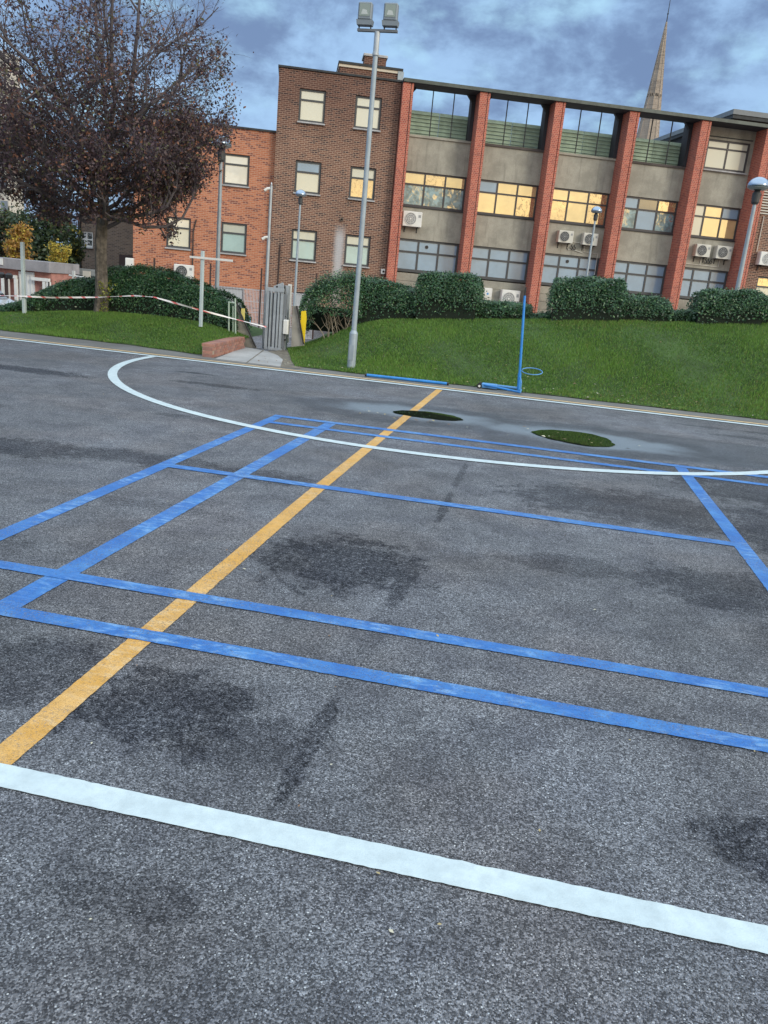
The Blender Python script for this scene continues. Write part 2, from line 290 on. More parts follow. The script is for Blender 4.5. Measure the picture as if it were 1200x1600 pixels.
# ------------------------------------------------------------------ helpers
class MB:
    def __init__(s): s.v = []; s.f = []; s.mi = []
    def add(s, vs, fs, m=0):
        o = len(s.v); s.v += [tuple(v) for v in vs]; s.f += [tuple(i+o for i in f) for f in fs]; s.mi += [m]*len(fs); return s
    def box(s, x0, x1, y0, y1, z0, z1, m=0):
        return s.add([(x0,y0,z0),(x1,y0,z0),(x1,y1,z0),(x0,y1,z0),(x0,y0,z1),(x1,y0,z1),(x1,y1,z1),(x0,y1,z1)],
                     [(0,3,2,1),(4,5,6,7),(0,1,5,4),(1,2,6,5),(2,3,7,6),(3,0,4,7)], m)
    def bev(s, x0, x1, y0, y1, z0, z1, b, m=0):           # box with chamfered vertical and top edges
        o = [(x0+b,y0),(x1-b,y0),(x1,y0+b),(x1,y1-b),(x1-b,y1),(x0+b,y1),(x0,y1-b),(x0,y0+b)]
        i = [(min(max(x,x0+b),x1-b), min(max(y,y0+b),y1-b)) for x, y in o]
        vs = [(x,y,z0) for x,y in o]+[(x,y,z1-b) for x,y in o]+[(x,y,z1) for x,y in i]
        fs = [tuple(range(7,-1,-1)), tuple(range(16,24))]
        for k in range(8):
            j = (k+1)%8; fs += [(k,j,j+8,k+8),(k+8,j+8,j+16,k+16)]
        return s.add(vs, fs, m)
    def tube(s, pts, r, n=8, m=0, cap=True, r1=None):
        pts = [Vector(p) for p in pts]; k = len(pts); rings = []
        up = None
        for i, p in enumerate(pts):
            d = (pts[min(i+1,k-1)]-pts[max(i-1,0)]).normalized()
            a = d.orthogonal().normalized() if up is None else (up - d*up.dot(d)).normalized()
            up = a; b = d.cross(a); rr = r if r1 is None else r+(r1-r)*i/(k-1)
            rings.append([p+(a*math.cos(2*PI*j/n)+b*math.sin(2*PI*j/n))*rr for j in range(n)])
        fs = []
        for i in range(k-1):
            for j in range(n):
                q = (j+1)%n; fs.append((i*n+j, i*n+q, (i+1)*n+q, (i+1)*n+j))
        if cap: fs += [tuple(range(n-1,-1,-1)), tuple((k-1)*n+j for j in range(n))]
        return s.add([v for rg in rings for v in rg], fs, m)
    def lathe(s, c, prof, n=20, m=0):                       # prof: (r, z)
        vs = [(c[0]+r*math.cos(2*PI*j/n), c[1]+r*math.sin(2*PI*j/n), c[2]+z) for r, z in prof for j in range(n)]
        fs = [(i*n+j, i*n+(j+1)%n, (i+1)*n+(j+1)%n, (i+1)*n+j) for i in range(len(prof)-1) for j in range(n)]
        fs += [tuple(range(n-1,-1,-1)), tuple((len(prof)-1)*n+j for j in range(n))]
        return s.add(vs, fs, m)
    def disc(s, c, r, y, n=24, depth=.02, m=0, r0=0.):       # disc (or ring) facing -y
        vs = []; fs = []
        for yy in (y, y+depth):
            vs += [(c[0]+r*math.cos(2*PI*j/n), yy, c[1]+r*math.sin(2*PI*j/n)) for j in range(n)]
        if r0:
            for yy in (y, y+depth): vs += [(c[0]+r0*math.cos(2*PI*j/n), yy, c[1]+r0*math.sin(2*PI*j/n)) for j in range(n)]
            for j in range(n):
                q = (j+1)%n; fs += [(j,q,2*n+q,2*n+j),(n+j,3*n+j,3*n+q,n+q),(j,n+j,n+q,q),(2*n+j,2*n+q,3*n+q,3*n+j)]
        else:
            fs = [tuple(range(n)), tuple(range(2*n-1,n-1,-1))]+[(j,n+j,n+(j+1)%n,(j+1)%n) for j in range(n)]
        return s.add(vs, fs, m)
    def prism(s, poly, y0, y1, m=0):                        # polygon in x,z pushed through y
        n = len(poly); vs = [(x,y0,z) for x,z in poly]+[(x,y1,z) for x,z in poly]
        return s.add(vs, [tuple(range(n)), tuple(range(2*n-1,n-1,-1))]+[(j,n+j,n+(j+1)%n,(j+1)%n) for j in range(n)], m)
    def mesh(s, name, mats, smooth=False):
        me = bpy.data.meshes.new(name); me.from_pydata(s.v, [], s.f)
        for q in (mats if isinstance(mats, (list, tuple)) else [mats]): me.materials.append(q)
        me.polygons.foreach_set('material_index', s.mi)
        if smooth: me.polygons.foreach_set('use_smooth', [True]*len(s.f))
        me.update(); return me
    def build(s, name, mats, parent=None, smooth=False, loc=None):
        o = bpy.data.objects.new(name, s.mesh(name, mats, smooth)); col.objects.link(o)
        if parent: o.parent = parent
        if loc: o.location = loc
        return o
def tag(o, label=None, cat=None, group=None, kind=None):
    for k, v in (('label', label), ('category', cat), ('group', group), ('kind', kind)):
        if v: o[k] = v
    return o
def thing(name, label, cat, loc=(0,0,0), rz=0., group=None):
    o = bpy.data.objects.new(name, None); col.objects.link(o); o.location = loc; o.rotation_euler = (0,0,rz); o.empty_display_size = .3
    return tag(o, label, cat, group)
def struct(name, mb, m, smooth=False): return tag(mb.build(name, m, smooth=smooth), kind='structure')
def npmesh(name, V, nper, mats, mi=None):                   # V: (k, nper, 3) loose faces
    k = len(V); me = bpy.data.meshes.new(name); me.vertices.add(k*nper); me.vertices.foreach_set('co', V.reshape(-1).astype('f'))
    me.loops.add(k*nper); me.loops.foreach_set('vertex_index', np.arange(k*nper, dtype='i'))
    me.polygons.add(k); me.polygons.foreach_set('loop_start', np.arange(0, k*nper, nper, dtype='i'))
    try: me.polygons.foreach_set('loop_total', np.full(k, nper, dtype='i'))
    except Exception: pass
    for q in mats: me.materials.append(q)
    if mi is not None: me.polygons.foreach_set('material_index', mi.astype('i'))
    me.update(calc_edges=True); me.validate(); return me
def leaves(P, size, ratio=.55, normal=None, flat=0.):        # folded leaf: quads with random facing round the given normals
    k = len(P); a = rng.normal(size=(k,3)); a /= np.linalg.norm(a, axis=1)[:,None]
    n = rng.normal(size=(k,3))
    if normal is not None: n = n*(1-flat)+normal*(flat*2.2)
    n /= np.linalg.norm(n, axis=1)[:,None]
    b = np.cross(n, a); b /= np.linalg.norm(b, axis=1)[:,None]; a = np.cross(b, n)
    s = (size*(.6+.8*rng.random(k)))[:,None]
    tip = P+a*s; base = P-a*s; l = P+b*s*ratio+n*s*.15; r = P-b*s*ratio+n*s*.15
    return np.stack([base, l, tip, r], 1)

# ------------------------------------------------------------------ ground
def interp(x, t): return float(np.interp(x, [a for a,_ in t], [b for _,b in t]))
def sst(x): x = min(1, max(0, x)); return x*x*(3-2*x)
RH = [(-5.2,.30),(-4.3,.46),(-3,.74),(-1.8,.87),(.5,1.07),(2.2,1.2),(3.75,1.32),(7,1.45),(14,1.5)]
LH = [(-20,.05),(-12,.08),(-10.6,.15),(-9.6,.26),(-8.5,.35),(-7.2,.39),(-6.4,.36),(-5.95,.27),(-5.5,.16)]
def edgeY(X): return 12.95 if X < -7 else (12.95-(X+7)*.2 if X < -5.4 else 12.55)
def mound(X, Y):
    if X > -5.15:
        xl = -3.85-(Y-12.55)*.30
        v = interp(X, RH)*sst((Y-12.5)/3.0)**.85*sst((X-xl+.05)/1.5)**.6
    else: v = interp(X, LH)*sst((Y-edgeY(X))/1.7)
    return v
def gz(X, Y):
    if Y < 15.1: return 0.
    return -.9*sst((Y-15.1)/3.2)
g = MB()
xs = [-400,-120,-40]+[x for x in np.arange(-24,24.1,2)]+[40,120,400]; ys = [-200,-40,-10]+list(np.arange(-4,15,2))+list(np.arange(15,19.1,.5))+[22,30,45,80,200,600]
vs = [(x, y, gz(x, y)) for y in ys for x in xs]; nx = len(xs)
g.add(vs, [(j*nx+i, j*nx+i+1, (j+1)*nx+i+1, (j+1)*nx+i) for j in range(len(ys)-1) for i in range(nx-1)])
struct('ground', g, ASPH)

# painted lines: sheets with slightly uneven edges, each a few mm over the one below
def strip(name, pts, wd, z, m, label, group=None, closed=False, rough=.0035, step=.02):
    P = [Vector((p[0], p[1])) for p in pts]; out = []
    for a, b in zip(P[:-1], P[1:]):
        n = max(1, int((b-a).length/step)); out += [a+(b-a)*i/n for i in range(n)]
    out.append(P[-1]); vs = []; fs = []
    for i, p in enumerate(out):
        d = (out[min(i+1,len(out)-1)]-out[max(i-1,0)]).normalized(); nn = Vector((-d.y, d.x))
        vs += [(*(p+nn*(wd/2+rnd.gauss(0, rough*.28))), z), (*(p-nn*(wd/2+rnd.gauss(0, rough*.28))), z)]
        if i: fs.append((2*i-2, 2*i-1, 2*i+1, 2*i))
    o = MB().add(vs, fs).build(name, m); tag(o, label, 'court line', group); return o
XL1, XL2, XY_, XR = -2.572, -2.0, -1.393, 1.426
YW, YB2, YB1, YC, YE, YD, YG = 1.715, 2.666, 3.099, 5.285, 7.472, 7.870, 11.763
LG = 'painted court lines'
strip('court_line', [(XY_+.10, -4), (XY_, 5.2), (XY_-.0, YG-.05)], .093, .0025, YELL, 'long yellow line running from near left to the white boundary line', LG)
strip('court_line', [(XR, 1.0), (XR, YD)], .105, .0025, BLUE, 'blue sideline at the right, cutting down through the edge of the frame', LG)
strip('court_line', [(XL1, 3.0), (XL1, YD)], .105, .0025, BLUE, 'outer blue sideline on the left, farther from the yellow line', LG)
strip('court_line', [(XL2, YB2-.045), (XL2, YD)], .115, .0025, BLUE, 'inner blue sideline between the outer blue sideline and the yellow line', LG)
strip('court_line', [(-9, YW-.01), (0, YW), (9, YW)], .094, .0045, WHITE, 'broad white line across the foreground, nearest the camera', LG)
strip('court_line', [(-6, YB1), (6, YB1)], .088, .0045, BLUE, 'upper of the two long blue lines crossing the near ground', LG)
strip('court_line', [(XL2-.05, YB2), (6, YB2)], .094, .0045, BLUE, 'lower of the two long blue lines, next above the broad white line', LG)
strip('court_line', [(XL1+.05, YC), (XR-.05, YC)], .10, .0045, BLUE, 'single blue cross line in the middle, ending at both blue sidelines', LG)
strip('court_line', [(XL1-.05, YD), (7, YD)], .11, .0045, BLUE, 'farthest thin blue cross line, nearest the puddles', LG)
strip('court_line', [(XL1+.05, YE), (7, YE)], .10, .0045, BLUE, 'thin blue cross line just in front of the farthest blue one', LG)
cx, R0 = -1.006, 4.9
strip('court_line', [(cx+R0*math.cos(a), YG-R0*math.sin(a)) for a in np.linspace(.0, PI, 90)], .115, .0065, WHITE, 'curved white goal circle sweeping from the boundary line across the court', LG, step=.03)
strip('court_line', [(-22, YG), (14, YG)], .13, .0085, WHITE, 'straight white boundary line along the foot of the grass bank', LG, step=.05)
strip('court_line', [(-22, YG+.245), (14, YG+.25)], .12, .0045, TAN, 'faded tan line between the white boundary line and the grass', LG, step=.05)
# kerb strip between the court and the grass
k = MB(); kx = np.arange(-22, 14.01, .25)
vs = []; fs = []
for i, x in enumerate(kx):
    e = (edgeY(x) if x < -5.45 or x > -4.05 else 12.42)+.06
    vs += [(x, YG+.34, .0035), (x, e, .0035)]
    if i: fs.append((2*i-2, 2*i, 2*i+1, 2*i-1))
k.add(vs, fs); struct('kerb_strip', k, concmat('kerb_concrete', (.17, .17, .165), False))
# concrete apron in front of the gate, its joint, and the bare soil beside it
pp = [gnd(*q) for q in ((337,561),(438,573.5),(442,563),(434,556),(418,549.5),(384,543.5),(379,544))]
o = tag(MB().add([(p.x, p.y, .010) for p in pp]+[(p.x, p.y, -.05) for p in pp], [tuple(range(7))]+[(j, 7+j, 7+(j+1)%7, (j+1)%7) for j in range(7)]).build('path', PATHC), kind='structure')
a, b = gnd(412, 548), gnd(385, 568); d = (b-a).normalized()*.012; nn = Vector((-d.y, d.x, 0))
MB().add([(*(a+nn)[:2], .013), (*(b+nn)[:2], .013), (*(b-nn)[:2], .013), (*(a-nn)[:2], .013)], [(0,1,2,3)]).build('joint', SOIL, o)
pp = [gnd(*q) for q in ((438,574),(470,577),(486,562),(480,552),(455,547),(418,549),(434,556),(442,563))]
struct('bare_soil', MB().add([(p.x, p.y, .0085) for p in pp], [tuple(range(8))]), SOIL)

# grass banks
def bank(name, x0, x1, y0f, y1):
    m = MB(); X = np.arange(x0, x1+.01, .2); Yn = 26; vs = []
    for x in X:
        ya = y0f(x)
        for j in range(Yn): y = ya+(y1-ya)*j/(Yn-1); vs.append((x, y, .012+mound(x, y)+.012*math.sin(x*3.1+y*2.3)*min(1, j/4)))
    m.add(vs, [(i*Yn+j, (i+1)*Yn+j, (i+1)*Yn+j+1, i*Yn+j+1) for i in range(len(X)-1) for j in range(Yn-1)])
    return m
rb = bank('r', -4.75, 14, lambda x: 12.55+max(0, (-3.85-x))*2.6, 17.5); lb = bank('l', -22, -5.6, edgeY, 16.5)
rb.add(lb.v, lb.f); struct('grass_bank', rb, TURF, True)
GR = [leafmat('grass_green', (.13, .24, .042), .6, .3), leafmat('grass_dark', (.082, .17, .034), .6, .3), leafmat('grass_straw', (.19, .20, .065), .7, .3)]
def scatter_grass():
    pts = []
    def go(n, x0, x1, y0, y1, ok):
        x = rng.uniform(x0, x1, n); y = rng.uniform(y0, y1, n)**1
        for a, b in zip(x, y):
            if ok(a, b): pts.append((a, b, mound(a, b)+.012))
    go(200000, -4.9, 7.2, 12.5, 16.4, lambda a, b: b > 12.53+.05*math.sin(a*5)+max(0, (-3.85-a))*2.6)
    go(95000, -13.5, -5.55, 12.5, 15.0, lambda a, b: b > edgeY(a)+.05*math.sin(a*7))
    P = np.array(pts); k = len(P)
    ph = np.sin(P[:,0]*2.1)+np.sin(P[:,1]*3.7+P[:,0])+np.sin(P[:,0]*7.3-P[:,1]*5.1)*.6+rng.normal(size=k)*.7
    h = (.028+.018*rng.random(k)+.010*np.clip(ph, -1, 2)); an = rng.uniform(0, 2*PI, k); wd = .0045+.004*rng.random(k)
    dx = np.cos(an)*wd; dy = np.sin(an)*wd; lean = rng.normal(size=(k,2))*.018
    V = np.zeros((k,3,3)); V[:,0] = P+np.stack([dx, dy, 0*dx], 1); V[:,1] = P-np.stack([dx, dy, 0*dx], 1)
    V[:,2] = P+np.stack([lean[:,0], lean[:,1], h], 1)
    pat = np.sin(P[:,0]*.9+np.sin(P[:,1]*1.7))+np.sin(P[:,1]*2.2-P[:,0]*.6)+rng.normal(size=k)*.35
    mi = np.where(ph > .9, 0, 1); mi = np.where(rng.random(k) < .08+.22*(pat > 1.25), 2, mi); h = h*(1-.25*(pat > 1.25)); mi = np.where((rng.random(k) < .35), 0, mi)
    o = bpy.data.objects.new('grass', npmesh('grass', V, 3, GR, mi)); col.objects.link(o)
    tag(o, 'short green lawn grass covering the banks behind the court', 'grass', kind='stuff')
scatter_grass()
# fallen leaves
def fallen():
    P = []
    for _ in range(260):
        r = rnd.random()
        if r < .45: x = rnd.uniform(-4, 7); y = 12.5+abs(rnd.gauss(0, .25))
        elif r < .8: x = rnd.uniform(-4, 7); y = rnd.uniform(12.6, 15.2)
        else: x = rnd.uniform(-13, -5.7); y = rnd.uniform(13.0, 14.4)
        P.append((x, y, mound(x, y)+.045))
    for _ in range(13): P.append((rnd.gauss(.45, .35), rnd.gauss(8.75, .22), .02))
    for _ in range(14): P.append((rnd.gauss(-1.3, .4), rnd.gauss(8.6, .12), .02))
    for _ in range(40): P.append((rnd.gauss(-4.0, .35), rnd.gauss(12.9, .3), .03))
    for _ in range(70):
        y = rnd.uniform(1.2, 11.5); P.append((rnd.uniform(-.5, .45)*y*1.1-.15*y, y, .006))
    P = np.array(P); nz = np.tile([0,0,1.], (len(P),1))
    V = leaves(P, .022, .6, nz, .8); V[-70:] = P[-70:,None,:]+(V[-70:]-P[-70:,None,:])*.32; mi = rng.integers(0, 3, len(P))
    LM = [mat('fallen_tan', (.42, .34, .17), .8), mat('fallen_brown', (.20, .12, .07), .8), mat('fallen_pale', (.55, .52, .40), .8)]
    o = bpy.data.objects.new('fallen_leaves', npmesh('fallen_leaves', V, 4, LM, mi)); col.objects.link(o)
    tag(o, 'scattered small tan and brown leaves on the grass and asphalt', 'leaves', kind='stuff')
fallen()

# puddles: still water over dark silt
PUD = bpy.data.materials.new('puddle_water'); PUD.use_nodes = True; p = PUD.node_tree.nodes['Principled BSDF']
p.inputs['Base Color'].default_value = (.010, .014, .008, 1); p.inputs['Roughness'].default_value = .02; p.inputs['IOR'].default_value = 1.45; p.inputs['Specular IOR Level'].default_value = .8
def puddle(c, rx, ry, seed, label):
    r2 = random.Random(seed); ph = [r2.uniform(0, 6.3) for _ in range(4)]; n = 72; vs = []
    for i in range(n):
        a = 2*PI*i/n; rr = 1+.08*math.sin(2*a+ph[0])+.06*math.sin(3*a+ph[1])+.02*math.sin(7*a+ph[2])+.015*math.sin(13*a+ph[3])
        vs.append((c[0]+rx*rr*math.cos(a), c[1]+ry*rr*math.sin(a), .0065))
    tag(MB().add(vs, [tuple(range(n))]).build('puddle', PUD), label, 'puddle', 'puddles on the asphalt')
puddle((-1.18, 9.13), .37, .27, 3, 'smaller dark puddle lying across the yellow line')
puddle((.47, 8.80), .45, .40, 5, 'larger dark puddle with leaves along its edge, right of the yellow line')

# ------------------------------------------------------------------ buildings
FO = Vector((-12.519, 35.879, 0)); FT = math.radians(17.7)
D_ = Vector((math.cos(FT), math.sin(FT), 0)); I_ = Vector((-math.sin(FT), math.cos(FT), 0))
def fw(s, y, z): return FO+D_*s+I_*y+Vector((0,0,z))
def hole_wall(mb, x0, x1, z0, z1, y, holes, depth=.12, m=0):
    X = sorted({x0, x1}|{v for h in holes for v in h[:2]}); Z = sorted({z0, z1}|{v for h in holes for v in h[2:]})
    for i in range(len(X)-1):
        for j in range(len(Z)-1):
            cxm, czm = (X[i]+X[i+1])/2, (Z[j]+Z[j+1])/2
            if any(h[0] < cxm < h[1] and h[2] < czm < h[3] for h in holes): continue
            mb.add([(X[i],y,Z[j]),(X[i+1],y,Z[j]),(X[i+1],y,Z[j+1]),(X[i],y,Z[j+1])], [(0,1,2,3)], m)
    for a,b,c,d in holes:
        mb.add([(a,y,c),(b,y,c),(b,y,d),(a,y,d),(a,y+depth,c),(b,y+depth,c),(b,y+depth,d),(a,y+depth,d)], [(0,4,5,1),(1,5,6,2),(2,6,7,3),(3,7,4,0)], m)
def window(parent, x0, x1, z0, z1, y, cols, tr, fm, top, bot, fw_=.075, label=None, sill=True, thick=1.5):
    """cols: fractions of column edges; tr: z of the transom; top/bot: pane materials left to right"""
    f = MB(); yd = y+.07
    f.box(x0, x1, y, yd, z0, z0+fw_*thick); f.box(x0, x1, y, yd, z1-fw_, z1)
    E = [x0+(x1-x0)*c for c in cols]
    zz = (z0+fw_*thick, z1-fw_)
    for i, e in enumerate(E):
        wl = fw_ if 0 < i < len(E)-1 else fw_*1.1
        a = x0 if i == 0 else (x1-wl if i == len(E)-1 else e-wl/2)
        f.box(a, a+wl, y+.001, yd-.001, *zz)
    for i in range(len(E)-1):
        a = E[i]+(fw_*1.1 if i == 0 else fw_/2); b = E[i+1]-(fw_*1.1 if i == len(E)-2 else fw_/2)
        f.box(a, b, y+.002, yd-.002, tr-fw_/2, tr+fw_/2)
    wo_ = f.build('window', fm, parent)
    if label: wo_['label'] = label
    for i in range(len(E)-1):
        a = E[i]+(fw_*1.1 if i == 0 else fw_/2); b = E[i+1]-(fw_*1.1 if i == len(E)-2 else fw_/2)
        for lo, hi, mm in ((z0+fw_*thick, tr-fw_/2, bot[i]), (tr+fw_/2, z1-fw_, top[i])):
            q = MB().box(a, b, y+.035, y+.045, lo, hi).build('pane', mm, wo_)
    if sill: MB().box(x0-.04, x1+.04, y-.16, y+.03, z0-.06, z0-.003).build('sill', PALE, wo_)
    return wo_

SB = thing('school_building', 'long three-storey school block with brown brick stair tower, red brick piers and concrete bays', 'building', FO, FT)
# brown brick tower
C1, C2 = (.90, 2.03), (3.31, 4.45)
rows = [(7.80, 9.10, 8.67), (4.93, 6.26, 5.80), (2.09, 3.41, 2.97)]
hol = [(a, b, z0, z1) for a, b in (C1, C2) for z0, z1, _ in rows]+[(1.12, 1.98, -.9, .72)]
m = MB(); hole_wall(m, 0, 5.24, -1.3, 9.80, 0, hol)
m.add([(0,0,-1.3),(0,12,-1.3),(0,12,9.8),(0,0,9.8)], [(0,3,2,1)]); m.add([(5.24,0,-1.3),(5.24,12,-1.3),(5.24,12,9.8),(5.24,0,9.8)], [(0,1,2,3)]); m.add([(0,12,-1.3),(5.24,12,-1.3),(5.24,12,9.8),(0,12,9.8)], [(0,3,2,1)]); m.add([(0,0,9.8),(5.24,0,9.8),(5.24,12,9.8),(0,12,9.8)], [(0,1,2,3)])
m.build('brick_wall', BR_DARK, SB)
MB().box(-.05, 5.29, -.06, .3, 9.803, 9.88).box(-.05, .25, .3, 12.05, 9.803, 9.88).box(5.0, 5.29, .3, 12.05, 9.803, 9.88).build('coping', DARK, SB)
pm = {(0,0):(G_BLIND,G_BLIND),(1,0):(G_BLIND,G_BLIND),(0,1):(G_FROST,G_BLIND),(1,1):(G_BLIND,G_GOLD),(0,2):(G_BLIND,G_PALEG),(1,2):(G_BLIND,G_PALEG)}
for ci, (a, b) in enumerate((C1, C2)):
    for ri, (z0, z1, tr) in enumerate(rows):
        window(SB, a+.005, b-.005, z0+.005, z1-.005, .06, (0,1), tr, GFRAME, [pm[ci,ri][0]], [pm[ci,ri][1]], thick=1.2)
window(SB, 1.125, 1.975, -.895, .715, .06, (0,1), .05, GFRAME, [G_SLAT], [G_SLAT], fw_=.06, sill=False)
# penthouse and chimney on the tower roof
MB().box(2.66, 5.50, 3.0, 7, 9.801, 10.80).build('roof_housing', BR_DARK, SB)
MB().box(2.61, 5.55, 2.95, 7.05, 10.803, 10.92, 0).build('fascia', FASC, SB)
MB().box(2.58, 5.58, 2.90, 7.08, 10.923, 11.02).build('roof_edge', DARK, SB)
c = MB().box(3.80, 4.82, 3.6, 4.6, 11.023, 11.52).build('chimney', BR_DARK, SB)
MB().bev(3.74, 4.88, 3.54, 4.66, 11.523, 11.63, .02).build('chimney_cap', PALE, c)
MB().box(5.35, 5.62, 2.92, 3.2, 9.9, 10.9).build('downpipe', POLE, SB)
# little things on the brown wall
MB().disc((3.08, 4.0), .07, -.10, 16, .12, r0=.045).build('overflow_pipe', BARK, SB)
MB().bev(5.03, 5.22, -.10, -.002, 1.85, 2.07, .015).build('vent', WMET, SB)
MB().disc((5.14, 1.96), .05, -.115, 14, .014).build('vent_outlet', BLACK, SB)
MB().tube([(.40, -.05, -1.2), (.42, -.05, 2.7)], .03).build('cable_pipe', BROWNP, SB)
# piers
PS = [5.27, 8.64, 12.03, 15.46, 18.86, 22.02]
PIERC = concmat('pier_side_concrete', (.10, .085, .08))
for s in PS:
    q = MB().box(s, s+.33, -.40, .62, -1.3, 9.75).build('pier', BR_PIER, SB)
    MB().box(s+.335, s+.36, -.365, .6, -1.3, 9.74).build('joint', DARK, q)
    MB().box(s+.36, s+.455, -.398, .62, -1.3, 9.75).build('edge_course', BR_PIER, q)
# roof slab over the bays, reaching past the piers
MB().box(5.25, 22.9, -.46, .62, 9.80, 9.88).build('roof_slab', DARK, SB)
MB().box(5.25, 22.9, -.44, .60, 9.752, 9.797).build('soffit', UNDER, SB)
MB().box(5.27, 22.9, -.485, -.463, 9.765, 9.905).build('roof_edge', mat('green_grey_flashing', (.07, .085, .075), .5, var=.3), SB)
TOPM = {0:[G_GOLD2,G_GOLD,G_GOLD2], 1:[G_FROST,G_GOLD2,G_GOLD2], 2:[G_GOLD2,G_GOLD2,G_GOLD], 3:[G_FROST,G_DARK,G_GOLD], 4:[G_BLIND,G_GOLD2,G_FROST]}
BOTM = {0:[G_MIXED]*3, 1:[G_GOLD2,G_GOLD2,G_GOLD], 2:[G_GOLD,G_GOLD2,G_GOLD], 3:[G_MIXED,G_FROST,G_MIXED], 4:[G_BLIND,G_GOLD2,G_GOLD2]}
Y0 = .50
for i in range(5):
    a = PS[i]+.46; b = PS[i+1]-.003
    MB().box(a, b, Y0, Y0+.3, 6.395, 7.80).build('concrete_panel', CONC, SB)
    MB().box(a, b, Y0-.001, Y0+.3, 3.515, 4.87).build('concrete_panel', CONC, SB)
    cb = MB()
    for j in range(9): cb.box(a, b, Y0+.004*(j%2), Y0+.3, -1.2+j*.358, -1.2+j*.358+.345)
    cb.build('concrete_boards', CONC2, SB)
    th = (0, .345, .672, 1)
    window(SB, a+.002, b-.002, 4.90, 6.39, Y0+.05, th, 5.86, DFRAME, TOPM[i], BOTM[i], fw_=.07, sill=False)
    MB().box(a, b, Y0-.05, Y0+.2, 4.873, 4.898).build('sill', DARK, SB)
    window(SB, a+.002, b-.002, 2.06, 3.51, Y0+.05, th, 2.95, GFRAME, [G_FROST]*3, [G_FROST]*3, fw_=.085, sill=False)
    if i in (0, 2):
        MB().disc(((a+(b-a)*.48), 3.23), .075, Y0+.055, 18, .03).build('window_vent', BLACK, SB)
    if i < 4:
        MB().box(a, b, Y0-.06, Y0+.45, 7.803, 7.90).build('ledge', PIERC if i % 2 else CONC, SB)
        # pale green cladding slats
        for j in range(7):
            for (p0, p1) in ((a, a+(b-a)*.5), (a+(b-a)*.5+.02, b)):
                z0 = 7.91+j*.156
                MB().add([(p0,Y0+.52,z0),(p1,Y0+.52,z0),(p1,Y0+.58,z0+.148),(p0,Y0+.58,z0+.148),(p0,Y0+.62,z0),(p1,Y0+.62,z0),(p1,Y0+.62,z0+.148),(p0,Y0+.62,z0+.148)],
                         [(0,1,2,3),(5,4,7,6),(0,3,7,4),(1,5,6,2),(3,2,6,7),(0,4,5,1)]).build('slat', GREEN, SB)
        for f in (.345, .672): MB().box(a+(b-a)*f-.02, a+(b-a)*f+.02, Y0+.0, Y0+.05, 7.903, 9.75).build('mullion', DARK, SB)
        for x, sg in ((a, 1), (b-.15, -1)): MB().prism([(x, 9.75), (x+sg*.24, 9.75), (x, 9.46)], Y0-.1, Y0+.1).build('corner_bracket', UNDER, SB)
        MB().box(b-.16, b, Y0-.08, Y0+.5, 7.903, 9.75).build('steel_column', UNDER, SB)
    else:
        mm = MB(); hole_wall(mm, a, b, 7.803, 9.75, Y0, [(a+.42, a+.42+2.10, 7.92, 9.22)], .1); mm.build('concrete_panel', CONC, SB)
        window(SB, a+.425, a+.415+2.10, 7.925, 9.215, Y0+.04, (0,.5,1), 8.86, DFRAME, [G_BLIND]*2, [G_BLIND]*2, fw_=.07)
        MB().box(a+.2, b-.1, Y0-.03, Y0, 9.32, 9.36).build('ledge', DARK, SB)
# body behind the bays
MB().box(5.25, 30, Y0+.66, 12, -1.3, 7.80).build('rear_body', CONC, SB)
MB().box(19.4, 22.0, Y0+.32, Y0+.60, 7.803, 9.74).build('upper_wall', CONC, SB)
# brown brick beyond the last pier, with louvre and window
m = MB(); hole_wall(m, 22.48, 30, -1.3, 9.74, .02, [(23.28, 24.6, 2.10, 3.42)]); m.box(22.48, 30, .45, 1.1, 7.803, 9.74); m.build('brick_wall', BR_DARK, SB)
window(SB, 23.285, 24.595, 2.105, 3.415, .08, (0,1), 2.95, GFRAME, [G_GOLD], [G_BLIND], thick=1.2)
for j in range(9): MB().box(22.62, 23.6, -.04, .015, 6.2+j*.12, 6.2+j*.12+.05).build('louvre_blade', CREAM, SB)
MB().tube([(22.92, -.03, 4.5), (22.92, -.03, 6.1)], .022).build('pipe', CREAM, SB)
# rooftop storey at the right
m = MB().box(21.75, 30, 2.3, 12, 7.81, 10.55); m.build('upper_storey', BR_DARK, SB)
MB().box(21.46, 30, 2.0, 13.5, 10.72, 10.94).build('eaves_fascia', GREYF, SB)
MB().box(21.50, 30, 2.04, 13.4, 10.553, 10.717).build('eaves_soffit', DARK, SB)
MB().box(21.70, 21.745, 2.25, 13.2, 7.9, 10.55).build('side_wall', UNDER, SB)

AN = thing('brick_annex', 'lower flat-roofed orange-red brick block joined to the left of the brown tower, behind the tree', 'building', FO, FT)
A1, A2 = (-4.60, -3.54), (-2.22, -1.09)
ar = [(4.97, 6.25, 5.83), (2.11, 3.42, 2.98)]
m = MB(); hole_wall(m, -6.02, -.003, -1.3, 7.28, .30, [(a, b, z0, z1) for a, b in (A1, A2) for z0, z1, _ in ar]+[(-2.25, -1.10, -.95, .66)])
m.add([(-6.02,.3,-1.3),(-6.02,11,-1.3),(-6.02,11,7.28),(-6.02,.3,7.28)], [(0,3,2,1)]); m.add([(-6.02,.3,7.28),(-.003,.3,7.28),(-.003,11,7.28),(-6.02,11,7.28)], [(0,1,2,3)])
m.build('brick_wall', BR_RED, AN)
MB().box(-6.07, -.004, .24, .6, 7.283, 7.36).box(-6.07, -5.8, .6, 11, 7.283, 7.36).build('coping', DARK, AN)
am = {(0,0):(G_PALEW,G_PALEW),(1,0):(G_PALEW,G_PALEW),(0,1):(G_PALEW,G_BLIND),(1,1):(G_BLIND,G_PALEG)}
